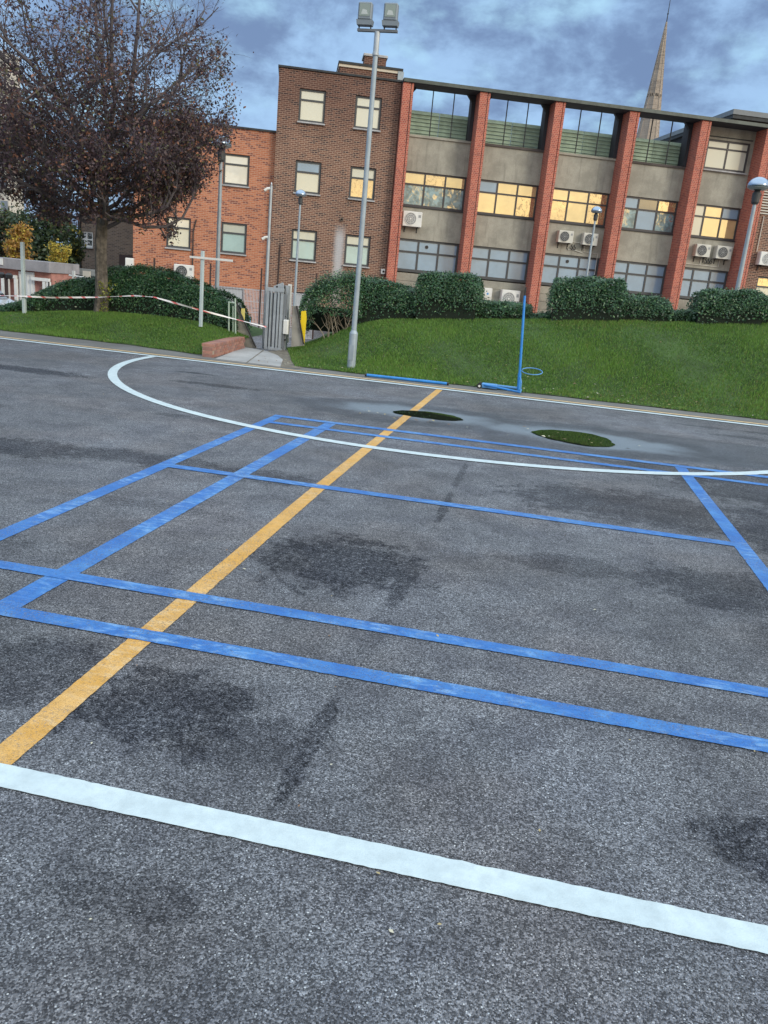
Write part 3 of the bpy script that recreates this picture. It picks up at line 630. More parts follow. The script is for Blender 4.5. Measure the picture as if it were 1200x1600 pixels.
for ci, (a, b) in enumerate((A1, A2)):
    for ri, (z0, z1, tr) in enumerate(ar):
        window(AN, a+.005, b-.005, z0+.005, z1-.005, .36, (0,1), tr, GFRAME, [am[ci,ri][0]], [am[ci,ri][1]], thick=1.2)
window(AN, -2.245, -1.105, -.945, .655, .36, (0,1), .10, GFRAME, [G_SLAT], [G_SLAT], fw_=.08, sill=False)
MB().tube([(-3.42, .22, -1.2), (-3.42, .22, 2.9), (-3.3, .22, 3.4)], .028).build('cable_pipe', BLACK, AN)
MB().bev(-6.3, -5.95, .0, .25, 1.05, 1.50, .02).build('meter_box', WMET, AN)

# air conditioners hung on or standing before the wall
def ac(s0, s1, z0, z1, y, label, fan, body=CREAM, d=.34, foot=False):
    W, H = s1-s0, z1-z0
    t = thing('air_conditioner', label, 'air conditioner', fw(s0, y, z0), FT, 'air conditioning units on the school walls')
    MB().bev(0, W, -d, 0, 0, H, .025).build('casing', body, t)
    r = min(W*.32, H*.40); c = (W*.40, H*.5)
    MB().disc(c, r, -d-.012, 28, .011).build('fan', fan, t)
    gr = MB()
    for q in (1.04, .74, .44): gr.disc(c, r*q, -d-.028, 28, .012, r0=r*q-.014)
    for k in range(4):
        a = PI*k/4; dx, dz = math.cos(a)*r, math.sin(a)*r
        gr.tube([(c[0]-dx, -d-.024, c[1]-dz), (c[0]+dx, -d-.024, c[1]+dz)], .006, 4)
    gr.disc(c, r*.16, -d-.034, 14, .02); gr.build('fan_grille', FANL if fan is FANG else WMET, t)
    MB().box(W*.80, W*.93, -d-.006, -d, H*.62, H*.80).build('badge_panel', FANL, t)
    if not foot:
        for x in (W*.15, W*.80): MB().box(x, x+.04, -d, y*0+.0, -.05, -.003).box(x, x+.04, -.03, 0, -.25, -.05).build('bracket', BLACK, t)
    else:
        for x in (W*.12, W*.80): MB().box(x, x+.06, -d+.02, -.02, -.12, -.003).build('foot', BLACK, t)
    return t
ac(5.84, 6.72, 4.04, 4.68, Y0, 'white air conditioner under the first bay window, beside the brown tower', FANL, WMET)
ac(13.18, 13.90, 4.03, 4.56, Y0, 'left one of the two cream air conditioners in the middle bay', FANG)
ac(14.38, 15.10, 4.03, 4.56, Y0, 'right one of the two cream air conditioners in the middle bay', FANG)
ac(19.98, 20.72, 4.04, 4.60, Y0, 'left one of the two cream air conditioners in the last bay', FANG)
ac(21.02, 21.80, 4.04, 4.62, Y0, 'right one of the two cream air conditioners in the last bay', FANG)
ac(22.98, 23.95, 3.92, 4.52, .0, 'white air conditioner on the brown brick wall at the right edge of the picture', FANL, WMET)
ac(10.82, 11.72, .88, 1.68, Y0-.05, 'tall white air conditioner low behind the clipped hedge, second bay', FANL, WMET)
ac(-4.20, -3.34, .84, 1.44, .28, 'white air conditioner with black fan on the orange-red wall, just above the left hedge', FANG, WMET)
t = thing('equipment_cabinet', 'small white cabinet with a dark mark on the concrete wall, above the low hedge', 'cabinet', fw(9.95, Y0, .8), FT)
MB().bev(0, .45, -.22, 0, 0, .88, .02).build('casing', WMET, t); MB().disc((.24, .62), .05, -.235, 14, .014).build('warning_mark', BLUEL, t); MB().box(.03, .42, -.227, -.221, .06, .50).build('door', CREAM, t)
# conduits
def pipes(name, label, segs, r=.016, m=CREAM):
    q = MB()
    for sg in segs: q.tube([fw(*p) for p in sg], r, 6)
    return tag(q.build(name, m), label, 'pipe', 'conduits on the concrete bays')
y = Y0-.03
pipes('conduit', 'thin cream conduit loop under the pair of air conditioners in the middle bay', [[(13.9, y, 4.12), (14.38, y, 4.10)], [(14.6, y, 4.0), (14.6, y, 3.72), (15.3, y, 3.70), (15.3, y, 2.2)], [(14.9, y, 4.0), (14.88, y, 3.72)], [(13.9, y, 3.95), (13.78, y, 3.85), (13.85, y, 3.74), (14.0, y, 3.78), (14.3, y, 3.72), (14.6, y, 3.66)]])
pipes('conduit', 'thin cream conduit under the pair of air conditioners in the right bay', [[(19.35, y, 3.68), (21.3, y, 3.66), (21.4, y, 3.66), (21.42, y, 4.0)], [(20.45, y, 3.68), (20.47, y, 4.0)]])
for s0, lb in ((13.98, 'looped black and white pipe joints hanging under the middle bay air conditioners'), (20.72, 'looped black and white pipe joints hanging under the right bay air conditioners')):
    q = MB()
    for dx in (0, .13, .26)[:2 if s0 < 15 else 3]: q.tube([fw(s0+dx, y-.02, 4.0), fw(s0+dx-.04, y-.05, 3.92), fw(s0+dx+.05, y-.05, 3.86), fw(s0+dx+.03, y-.02, 3.78), fw(s0+dx-.05, y-.02, 3.80)], .022, 6)
    tag(q.build('pipe_joint', BLACK), lb, 'pipe', 'conduits on the concrete bays')

# church spire beyond the roof
sx, sy = 7.22, 89.7
def octa(mb, x, y, r0, z0, r1, z1, m=0):
    vs = [(x+r*math.cos(PI/8+k*PI/4+.3), y+r*math.sin(PI/8+k*PI/4+.3), zz) for r, zz in ((r0,z0),(r1,z1)) for k in range(8)]
    mb.add(vs, [(k, (k+1)%8, 8+(k+1)%8, 8+k) for k in range(8)]+[tuple(range(8,16)), tuple(range(7,-1,-1))], m)
SP = thing('church_spire', 'tall tapering stone spire with a thin finial rising beyond the school roof', 'spire', (sx, sy, 0))
SPM = brickmat('spire_stone', (.36, .30, .25), (.44, .37, .30), (.25, .21, .18), (.24, .20, .17), stretch=2.2)
z = 13.0; zt = 27.9; q = MB(); n = 14
def sr(z): return .03+(27.95-z)*.0985
octa(q, 0, 0, sr(13), 13, sr(21.35), 21.35); octa(q, 0, 0, sr(21.6), 21.6, sr(zt), zt); q.build('spire_stone', SPM, SP)
q = MB(); octa(q, 0, 0, sr(21.35)-.05, 21.352, sr(21.6)-.05, 21.598); q.build('recessed_band', DARK, SP)
q = MB()
for k in range(24):
    a = 2*PI*k/24; r = sr(21.5)-.01; q.box(r*math.cos(a)-.035, r*math.cos(a)+.035, r*math.sin(a)-.035, r*math.sin(a)+.035, 21.354, 21.596)
q.build('band_posts', SPM, SP)
for k in range(8):
    a = PI/8+k*PI/4+.3; MB().tube([(sr(13)*math.cos(a), sr(13)*math.sin(a), 13), (sr(zt)*math.cos(a), sr(zt)*math.sin(a), zt)], .05, 5).build('rib', SPM, SP)
MB().tube([(0,0,zt-.05), (0,0,30.4)], .05, 6, r1=.02).lathe((0,0,28.6), [(.01,-.12),(.09,0),(.01,.12)], 10).build('finial', DARK, SP)
MB().box(-1.5, 1.5, -1.5, 1.5, -1, 12.99).build('tower', SPM, SP)

# far left: old brown building, pale tower block, garage
def farbox(name, label, px0, px1, ptop, Y, depth, zb, wallm, win=None, roof=True):
    a, b = at(px0, ptop, Y), at(px1, ptop, Y); h = max(a.z, b.z)
    t = thing(name, label, 'building', (a.x, Y, 0)); W = b.x-a.x
    return t, W, h
t, W, h = farbox('brown_house', 'old brown brick building with a small white sash window behind the bare tree', 124, 214, 338, 42, 8, -1, BR_FAR)
wx = at(135,376,42).x-at(124,338,42).x; wz0 = at(135,386,42).z; wz1 = at(135,362,42).z
m = MB(); hole_wall(m, 0, W+1.2, -1, h, 0, [(wx-.38, wx+.38, wz0, wz1)]); m.box(0, W+1.2, .2, 8, -1, h-.003); m.build('brick_wall', BR_FAR, t)
window(t, wx-.375, wx+.375, wz0+.003, wz1-.003, .05, (0,.5,1), (wz0+wz1)/2, WMET, [G_DARK]*2, [G_DARK]*2, fw_=.06)
MB().box(-.05, .1, -.1, -.01, -1, h-.1).build('downpipe', BLACK, t)
gx = at(187,410,42).x-at(124,338,42).x
MB().box(gx, gx+2.3, -.06, -.005, -.9, at(190,398,42).z).build('garage_door', BROWNP, t); MB().box(-.15, W+1.3, -.15, 8.1, h, h+.12).build('coping', DARK, t)
t = thing('tower_block', 'pale beige high-rise showing at the left edge behind the bare crown', 'building', (at(-60,85,95).x, 95, 0))
W = at(6,85,95).x-at(-60,85,95).x; h = at(10,83,95).z
MB().box(0, W, 0, 3, -1, h).build('wall', mat('beige_render', (.48, .45, .40), .9, var=.2, vscale=.4), t); MB().box(-.1, W+.1, -.1, 3.1, h, h+.25).build('parapet', PALE, t)
for zz in np.arange(3, h-1.2, 2.8):
    for x in np.arange(.7, W-1, 1.9): MB().box(x, x+1.0, -.04, -.005, zz, zz+1.3).build('window', G_DARK, t)

gy = 24.
ga = at(-30, 392, gy); gb = at(80, 409, gy)
t = thing('garage', 'low flat-roofed pink brick garage with white doors, left of the tree', 'garage', (ga.x, gy, -.9))
W = gb.x-ga.x; zt = gb.z+.9-.02
MB().box(0, W, 0, 1.4, 0, zt-.32).build('brick_wall', mat('pink_brick', (.40, .19, .16), .9, var=.2, vscale=5), t)
MB().box(-.1, W+.06, -.22, 1.5, zt-.317, zt).build('roof_fascia', concmat('fascia_concrete', (.30, .29, .31)), t)
MB().box(-.1, at(12,415,gy).x-ga.x, -.25, -.223, zt-.22, zt-.02).build('white_fascia_board', WMET, t)
def gxp(px, py=445): return at(px, py, gy).x-ga.x
dr = MB().box(gxp(31), gxp(55), -.05, -.004, 0, zt-.36).build('door', mat('white_door', (.66, .68, .70), .5), t)
for j in range(4):
    x = gxp(33)+j*(gxp(53)-gxp(33))/3.6; MB().box(x, x+.06, -.07, -.052, .1, zt-.45).build('door_rib', WMET, dr)
for px, wd in ((8, .10), (16, .08), (28, .09), (72, .10), (78, .12), (81, .05)): MB().box(gxp(px), gxp(px)+wd, -.20, -.12, 0, zt-.60).build('white_post', WMET, t)
MB().box(gxp(6), gxp(31), -.21, -.11, zt-.597, zt-.50).box(gxp(55), gxp(82), -.21, -.11, zt-.597, zt-.50).build('rail', WMET, t)
# bin-like camera box on a post by the garage
p = at(11, 474, 21); q = at(11, 428, 21)
t = thing('cctv_post', 'short dark post with two small camera heads in front of the garage', 'camera post', (p.x, 21, p.z-.4))
MB().tube([(0,0,0), (0,0,q.z-p.z+.4)], .05).build('post', BROWNP, t)
for x in (-.12, .12): MB().lathe((x, -.03, q.z-p.z+.35), [(.03,-.08),(.09,-.05),(.10,.03),(.05,.08)], 12).build('camera_head', BLACK, t)
# low wall / shed roof line and parked cars seen over the hedge
a, b = at(80, 411, 30), at(200, 424, 30)
t = thing('boundary_wall', 'low dark boundary wall with pale capping beyond the hedge, left of the brick annex', 'wall', (a.x, 30, -.9))
MB().box(0, b.x-a.x, 0, .3, 0, a.z+.9-.35).build('wall', concmat('dark_wall', (.10, .10, .11)), t); MB().box(-.05, b.x-a.x+.05, -.05, .35, a.z+.9-.347, a.z+.9-.10).build('capping', mat('capping', (.20, .21, .21), .8, var=.3), t)
def car(label, x, y, rz, body, L=4.1):
    t = thing('parked_car', label, 'car', (x, y, -.9), rz, 'cars parked behind the hedge')
    prof = [(0,.35),(0,.62),(.15,.80),(1.0,.92),(1.35,.95),(3.7,.95),(4.0,.85),(4.1,.6),(4.1,.35)]
    MB().prism([(x*L/4.1, z) for x, z in prof], -.82, .82).build('body', body, t)
    cab = [(1.1,.95),(1.75,1.38),(2.2,1.44),(3.2,1.42),(3.75,.95)]
    MB().prism([(x*L/4.1, z) for x, z in cab], -.70, .70).build('window', G_DARK, t)
    MB().prism([(1.7,1.385),(2.2,1.445),(3.2,1.425),(3.3,1.38),(3.2,1.47),(2.2,1.49),(1.8,1.44)], -.71, .71).build('roof', body, t)
    for xx in (.75, 3.3):
        for yy in (-.84, .66):
            wl = MB().disc((xx, .32), .32, yy, 20, .18).build('wheel', BLACK, t); MB().disc((xx, .32), .19, yy-.01, 16, .2).build('rim', GALV, wl)
    for yy in (-.62, .42): MB().box(-.02, .0, yy, yy+.22, .62, .74).build('headlight', LENS, t)
    return t
CARB = mat('pale_blue_car_paint', (.42, .50, .58), .25, .2, coat=.8); CARW = mat('white_car_paint', (.62, .64, .66), .25, coat=.8)
a = at(100, 436, 21); car('pale blue car behind the hedge, between the garage and the tree trunk', a.x-1.9, 22.2, .1, CARB)
a = at(5, 455, 20); car('white car at the very left edge in front of the garage', a.x-4.25, 20.2, 0, CARW)
a, b = at(130, 436, 20), at(141, 424, 20)
t = thing('notice_board', 'small cream notice board on a white post beside the tree trunk', 'sign', (a.x, 20, -.9))
MB().box(0, b.x-a.x, -.02, .02, a.z+.9, b.z+.9).build('board', mat('cream_board', (.60, .55, .47), .7), t); MB().box(.07, .12, .021, .06, 0, b.z+.88).build('post', WMET, t)
a, b = at(108, 430, 19.5), at(131, 431, 19.5)
t = thing('car_park_barrier', 'thin white barrier arm on a post over the hedge left of the trunk', 'barrier', (a.x, 19.5, -.9))
MB().tube([(0,0,a.z+.9), (b.x-a.x,0,a.z+.88)], .022).build('arm', WMET, t); MB().box(.10, .16, -.03, .03, 0, a.z+1.02).build('post', WMET, t)

# ------------------------------------------------------------------ fence behind the gate
FN = -6.0
t = thing('mesh_fence', 'grey wire mesh fence with tall brown posts in front of the annex and tower', 'fence', FO, FT)
for s in (-6.1, -4.09, -2.03, -.13, 1.95, 6.65, 15.58):
    zt = {15.58: 2.0, 6.65: 1.69}.get(s, 1.57); MB().box(s-.03, s+.03, FN-.03, FN+.03, -1., zt).build('post', BROWNP, t)
WIRE = mat('grey_wire', (.46, .46, .50), .6)
for p0, p1 in ((-2.0, -.16), (-.10, 1.92)):
    q = MB()
    for x in np.arange(p0, p1, .055): q.box(x, x+.024, FN-.006, FN+.006, -.95, .78)
    q.build('wire_panel', WIRE, t)['kind'] = 'stuff'
    for zz in (-.9, -.5, -.1, .3, .74): MB().box(p0, p1, FN-.022, FN-.008, zz, zz+.022).build('rail', WIRE, t)

# ------------------------------------------------------------------ gate and things around it
def quadpx(pts, Y): return [(at(x, y, Y).x, at(x, y, Y).z) for x, y in pts]
p0 = gnd(418, 548)
GA = thing('steel_gate', 'tall galvanised steel gate standing ajar at the end of the concrete path', 'gate', (0,0,0))
def gp(px, py, Y): v = at(px, py, Y); return v
def pole2(mb, a, b, Y, wd, dp=.05):
    A, B = at(*a, Y), at(*b, Y); xm = (A.x+B.x)/2; mb.box(xm-wd/2, xm+wd/2, Y-dp/2, Y+dp/2, min(A.z, B.z), max(A.z, B.z)); return mb
for (a, b, Y, wd) in (((420,452),(415,547),15.0,.055), ((424,454),(421,547),14.98,.022), ((431,455),(427,547),15.02,.05), ((436,455),(432,548),15.0,.035), ((441,455),(437,549),15.02,.045)):
    pole2(MB(), a, b, Y, wd).build('upright', GALV, GA)
A, B = at(417, 450, 15.), at(444, 452, 15.); MB().box(A.x, B.x, 14.97, 15.03, A.z-.05, A.z+.02).build('rail', GALV, GA)
A, B = at(415, 546, 15.), at(440, 548, 15.); MB().box(A.x, B.x, 14.97, 15.03, B.z, B.z+.04).build('rail', GALV, GA)
# back sheet of the leaf
A, B = at(419, 455, 15.07), at(443, 546, 15.07); MB().box(A.x, B.x, 15.055, 15.065, B.z+.03, A.z-.02).build('sheet', mat('shaded_galv', (.22, .24, .27), .5, .3, var=.2), GA)  # darker copy of the galvanised steel, shade painted into its colour
# slide post, lock and outer stile
pole2(MB(), (444,447), (440,548), 15.12, .035).build('closing_edge', BLACK, GA)
A = at(446, 446, 15.16); B = at(444, 549, 15.16); MB().box(A.x, A.x+.075, 15.13, 15.24, B.z, A.z).build('stile', GALV, GA)
A = at(451, 444, 15.3); B = at(450, 490, 15.3); MB().box(A.x, A.x+.06, 15.27, 15.33, B.z-.55, A.z).build('stile', WMET, GA)
A, B = at(428, 450, 15.1), at(443, 442, 15.1)
MB().prism(quadpx([(428,447),(442,441.5),(444,448),(444,453),(429,453)], 15.1), 15.08, 15.12).build('head_plate', GALV, GA)
MB().disc(quadpx([(433.5,448)], 15.1)[0], .018, 15.07, 12, .01).build('bolt', BLACK, GA)
A = at(444.5, 499, 15.1); B = at(451, 522, 15.1); MB().bev(A.x, B.x, 15.02, 15.12, B.z, A.z, .015).build('lock_box', WMET, GA)
for py in (495, 522, 531): MB().disc(quadpx([(445.5, py)], 15.1)[0], .016, 15.08, 10, .03).build('bolt', BLACK, GA)

def ramp(px_rail, px_panel, px_yellow, Y, label, cap):
    t = thing('ramp_guard', label, 'guard', (0,0,0), 0, 'guards either side of the gate')
    MB().prism(quadpx(px_panel, Y), Y, Y+.05).build('panel', WOOD, t)
    MB().tube([at(*q, Y-.03) for q in px_rail], .016, 8).build('black_rail', BLACK, t)
    MB().prism(quadpx(px_yellow, Y+.07), Y+.055, Y+.10).build('yellow_guard', cap, t)
ramp([(369,468),(371.5,480),(400,543)], [(368,475),(371,480),(400,544),(367,541)], [(377.5,482),(382,482),(381.5,501),(377,495)], 14.95, 'grey board guard with black sloping rail and pale yellow sleeve left of the gate', mat('faded_yellow', (.72, .62, .20), .6))
ramp([(463.5,478),(466,490),(474.5,538)], [(457,478),(464,478),(474.5,540),(455,542)], [(471,486.5),(477.5,485.5),(478.5,498),(475,537),(468,501),(470.5,500)], 15.05, 'grey board guard with black sloping rail and bright yellow wedge right of the gate', YELP)
A = at(381, 494, 19); t = MB().bev(A.x, A.x+.14, 19, 19.1, A.z-.14, A.z+.0, .02).build('junction_box', mat('light_blue_box', (.22, .45, .62), .5)); tag(t, 'small light blue box seen through the gateway on the grey fence', 'box'); t.location.x += .02
# green-grey handrail
RAILG = mat('pale_green_rail', (.40, .50, .42), .5)
t = thing('handrail', 'short pale green tubular handrail at the end of the low brick wall', 'railing', (0,0,0))
Y = 14.75
MB().tube([at(357.5,471,Y), at(357.5,524,Y)], .016, 8).build('upright', RAILG, t); MB().tube([at(367.5,466,Y), at(368,523,Y)], .016, 8).build('upright', RAILG, t)
MB().tube([at(364,478,Y), at(364,522,Y)], .010, 6).build('upright', RAILG, t)
MB().tube([at(357.5,472,Y), at(367.5,474,Y)], .012, 8).build('rail', RAILG, t); MB().tube([at(358,522,Y), at(368,522.5,Y)], .012, 8).build('rail', RAILG, t)

# low wall, brick by brick
a = Vector((-5.43, 12.45, 0)); b = Vector((-5.70, 14.55, 0)); ln_ = (b-a).length; ang = math.atan2(b.y-a.y, b.x-a.x)
t = thing('brick_wall', 'low red brick retaining wall with flat brick top at the edge of the path', 'wall', (a.x, a.y, 0), ang)
wd = .19
MB().box(.004, ln_-.004, -wd+.006, -.006, 0, .17).build('mortar', MORT, t)
bm = [MB().bev(0, .160, 0, .055, 0, .048, .004).mesh('brick', q) for q in WBRICK]
tm = [MB().bev(0, .074, 0, wd+.012, 0, .05, .004).mesh('brick', q) for q in WBRICK]
def putb(me, x, y, z, rz=0.):
    o = bpy.data.objects.new('brick', me); col.objects.link(o); o.parent = t; o.location = (x, y, z); o.rotation_euler = (0, 0, rz)
for r in range(3):
    x = 0 if r % 2 == 0 else -.085
    while x < ln_-.06:
        if x >= 0: putb(rnd.choice(bm), x, -wd-rnd.uniform(0, .003), .003+r*.056)
        x += .169
    for yy in (-wd+.0, -wd/2+.0): pass
    putb(rnd.choice(bm), -.002, -.014, .003+r*.056, -PI/2)
x = 0
while x < ln_-.03:
    putb(rnd.choice(tm), x, -wd-.006, .171); x += .082

# ------------------------------------------------------------------ lamps, poles, posts
def mushroom(px, py_top, py_neck, px_base, dist_y, zbase, label, R=.21):
    c = at(px, (py_top+py_neck)/2, dist_y); top = at(px, py_top, dist_y).z
    t = thing('lamp_post', label, 'lamp post', (c.x, dist_y, zbase), 0, 'mushroom-headed lamp posts')
    H = top-zbase-R*.95
    MB().tube([(0,0,0), (0,0,H-.30)], .055, 12, r1=.035).build('pole', POLE, t)
    MB().lathe((0,0,H), [(.055,-.32),(.075,-.28),(.085,-.12),(.05,-.06),(.12,-.02)], 18).build('neck', FANG, t)
    MB().lathe((0,0,H), [(R*.70,-.045),(R*.98,-.01),(R*.9,.0),(.02,.0)], 24).build('diffuser', mat('grey_diffuser', (.40, .42, .42), .3), t)
    MB().lathe((0,0,H), [(R*1.0,.004)]+[(R*math.cos(a), R*.9*math.sin(a)+.006) for a in np.linspace(.15, 1.5, 8)], 28).build('shade', DOME, t, smooth=True)
mushroom(346, 211, 250, 343, 17.2, -.9, 'lamp post with domed head rising through the right side of the tree crown')
mushroom(470, 296, 312, 465, 30.0, -.9, 'lamp post with domed head in front of the brown tower, left of the floodlight pole')
mushroom(932, 322, 340, 918, 33.0, -.9, 'lamp post with small dark domed head in front of the middle bay windows')
mushroom(1185, 276, 305, 1153, 18.3, .6, 'large domed lamp post close to the right edge, in front of the last pier')

# floodlight mast
b0 = gnd(549, 568, .12); Zt = at(593, 50, b0.y).z
t = thing('floodlight_pole', 'tall grey steel pole with two square floodlights, standing in the grass beside the court', 'floodlight', (b0.x, b0.y, 0))
MB().tube([(0,0,.0), (0,0,.60)], .068, 16).lathe((0,0,.60), [(.068,0),(.045,.05)], 16).build('base_sleeve', POLE, t)
MB().box(-.035, .035, -.072, -.060, .18, .42).build('access_door', POLE, t)
MB().tube([(0,0,.60), (0,0,Zt-.30)], .042, 14, r1=.036).build('pole', POLE, t)
MB().lathe((0,0,Zt-.32), [(.044,0),(.050,.01),(.050,.04),(.044,.05)], 14).build('collar', GALV, t)
MB().tube([(0,0,Zt-.28), (0,0,Zt)], .042, 14).build('top_section', GALV, t)
HEADG = mat('head_grey', (.20, .235, .27), .5, .2)
MB().box(-.30, .30, -.03, .03, Zt-.002, Zt+.030).build('cross_arm', mat('arm_grey', (.16, .18, .21), .5), t)
for sx_ in (-.19, .19):
    h = bpy.data.objects.new('floodlight_head', MB().bev(-.118, .118, -.10, .03, .16, .415, .018).mesh('floodlight_head', HEADG)); col.objects.link(h); h.parent = t; h.location = (sx_, -.01, Zt+.002); h.scale = (.86, .86, .86)
    MB().prism([(-.128,.075),(.128,.075),(.14,.155),(-.14,.155)], -.09, .05).build('gear_box', HEADG, h)
    MB().box(-.09, .09, -.106, -.101, .20, .385).build('glass', GLS, h)
    MB().prism([(-.06,.225),(.06,.225),(.035,.29),(-.035,.30)], -.109, -.107).build('reflector', LENS, h)
    MB().box(-.11, -.095, -.02, .02, .034, .075).box(.095, .11, -.02, .02, .034, .075).build('bracket', FANG, h)

# cctv pole by the gate
p1 = at(424, 290, 15.35); t = thing('cctv_pole', 'slim grey pole with two white cameras beside the steel gate', 'camera pole', (p1.x, 15.35, -.1))
H = p1.z+.1
MB().tube([(0,0,0), (0,0,H-.95)], .032, 12).build('lower_pole', GALV, t); MB().tube([(0,0,H-.95), (0,0,H)], .026, 12).build('upper_pole', GALV, t)
MB().lathe((0,0,H), [(.012,0),(.02,.02),(.012,.05),(.002,.06)], 10).build('finial', GALV, t)
for z_, in ((H-.05,), (H-.92,)):
    c = MB().tube([(-.02,0,z_), (-.07,-.02,z_-.01), (-.12,-.04,z_-.05)], .026, 10).build('camera', WMET, t)
    MB().tube([(-.12,-.04,z_-.05), (-.126,-.043,z_-.055)], .017, 10).build('lens', BLACK, c)

def sqpost(name, label, a, b, Y, wd, cross=None):
    A, B = at(*a, Y), at(*b, Y); x = (A.x*.3+B.x*.7)
    t = thing(name, label, 'post', (x, Y, B.z-.05))
    MB().bev(-wd/2, wd/2, -wd/2, wd/2, 0, A.z-B.z+.05, .006).build('post', PALEP, t)
    if cross:
        C, E = at(*cross[0], Y), at(*cross[1], Y); z0 = (C.z+E.z)/2-B.z+.05
        MB().box(C.x-x, E.x-x, -wd/2-.022, -wd/2-.002, z0-.018, z0+.018).build('crossbar', WMET, t)
    return t
sqpost('square_post', 'plain pale grey post at the left, in front of the hedge', (31,378), (40,494), 14.4, .062)
sqpost('square_post', 'pale grey post with a white crossbar, in front of the hedge end', (316,392), (314,506), 14.2, .056, ((298,403),(365,406)))

# blue netball post on its wheeled base, with the second blue pole lying by the line
t = thing('netball_post', 'blue metal netball post standing on a wheeled base frame beside the white line', 'netball post', (0,0,0))
bx = gnd(812, 616); Y = bx.y+.12
topv = at(820, 462, Y)
cxp = at(811, 606, Y)
MB().tube([(cxp.x,Y,.03), (cxp.x+(topv.x-cxp.x)*.2,Y,.30)], .027, 12).build('sleeve', BLUEM, t)
MB().tube([(cxp.x+(topv.x-cxp.x)*.2,Y,.30), (topv.x,Y,topv.z)], .020, 12, r1=.018).build('post', BLUEM, t)
MB().tube([(topv.x,Y,topv.z), (topv.x,Y,topv.z+.12)], .012, 8).build('post_tip', BLACK, t)
c1 = gnd(745, 607); c2 = gnd(812, 617.5); c3 = Vector((c2.x, c2.y+.34, 0)); c4 = Vector((c1.x, c1.y+.22, 0))
zb = .045
MB().tube([(c1.x+.1,c1.y+.04,zb+.02), (c2.x,c2.y,zb)], .016, 8).build('base_bar', BLUEM, t)
MB().tube([(c1.x+.08,c1.y+.12,zb+.02), (cxp.x,Y,zb+.03)], .018, 8).build('base_bar', BLUEL, t)
MB().tube([(c4.x+.12,c4.y,zb+.02), (c3.x,c3.y,zb)], .014, 8).build('base_bar', BLUEM, t)
MB().tube([(c2.x,c2.y,zb), (c3.x,c3.y,zb)], .016, 8).build('base_bar', BLUEL, t)
MB().tube([(c2.x,c2.y,zb), (c2.x,c2.y,zb+.14), (cxp.x,Y,.24)], .010, 8).build('brace', BLUEL, t)
MB().bev(c1.x+.06, c1.x+.30, c1.y+.03, c1.y+.17, .02, .085, .01).build('weight_box', BLUEL, t)
for dy in (.0, .2):
    q = MB().tube([(c1.x+.035,c1.y+dy-.012,.042), (c1.x+.035,c1.y+dy+.014,.042)], .04, 16).build('wheel', BLACK, t); MB().tube([(c1.x+.035,c1.y+dy-.014,.042), (c1.x+.035,c1.y+dy+.016,.042)], .018, 10).build('hub', WMET, q)
rc = (cxp.x+.160, Y, .35)
MB().tube([(rc[0]+.155*math.cos(a), rc[1]+.155*math.sin(a)*1., rc[2]+.035*math.sin(a)) for a in np.linspace(PI*1.06, PI*2.94, 30)], .007, 6).build('ring', BLUEL, t)
A, B = gnd(573, 589), gnd(698, 602.5)
t = thing('blue_pole', 'blue metal pole lying on the kerb strip between court and grass', 'pole', (0,0,0))
MB().tube([(A.x,A.y,.03), (B.x,B.y,.03)], .022, 12).build('tube', BLUEM, t)
d = (B-A).normalized()
for q, s_ in ((A, -1), (B, 1)): MB().tube([(q.x+d.x*.002*s_,q.y+d.y*.002*s_,.03), (q.x+d.x*.03*s_,q.y+d.y*.03*s_,.03)], .024, 12).build('end_cap', BLACK, t)

# red and white tape
TAPE = bpy.data.materials.new('barrier_tape_print'); TAPE.use_nodes = True; tn = TAPE.node_tree; pb = tn.nodes['Principled BSDF']
g_ = N(tn, 'ShaderNodeNewGeometry'); sp_ = N(tn, 'ShaderNodeSeparateXYZ'); ln(tn, g_.outputs['Position'], sp_.inputs[0])
fr = math_n(tn, 'FRACT', math_n(tn, 'ADD', math_n(tn, 'MULTIPLY', sp_.outputs[0], 3.2), math_n(tn, 'MULTIPLY', sp_.outputs[2], 6.)))
fr.node.use_clamp = False
ln(tn, mixc(tn, math_n(tn, 'GREATER_THAN', fr, .74), (.82, .78, .78), (.66, .16, .16)), pb.inputs['Base Color']); pb.inputs['Roughness'].default_value = .35
def tape(pts, label):
    vs = []; fs = []; P = [at(x, y, Y) for x, y, Y in pts]; out = []
    for i in range(len(P)-1):
        n = 10
        for k in range(n): out.append(P[i].lerp(P[i+1], k/n))
    out.append(P[-1])
    for i, p in enumerate(out):
        tw = .9*math.sin(i*.23)+.4; h = .016
        vs += [(p.x, p.y+math.sin(tw)*h, p.z+math.cos(tw)*h), (p.x, p.y-math.sin(tw)*h, p.z-math.cos(tw)*h), (p.x, p.y+math.sin(tw)*h+.002, p.z+math.cos(tw)*h), (p.x, p.y-math.sin(tw)*h+.002, p.z-math.cos(tw)*h)]
        if i: a = 4*i-4; fs += [(a, a+1, a+5, a+4), (a+3, a+2, a+6, a+7), (a+2, a, a+4, a+6), (a+1, a+3, a+7, a+5)]
    tag(MB().add(vs, fs).build('barrier_tape', TAPE), label, 'tape', 'red and white barrier tapes')
tape([(-30,461,14.35),(30,462.5,14.34),(80,465,14.4),(150,464.5,14.48),(210,462,14.45)], 'long red and white tape stretched past the tree trunk on the left')
tape([(210,462,14.45),(240,464,14.2),(300,481,14.1),(357,496,14.65),(416,511,14.93)], 'red and white tape sloping down from the hedge to the gate')

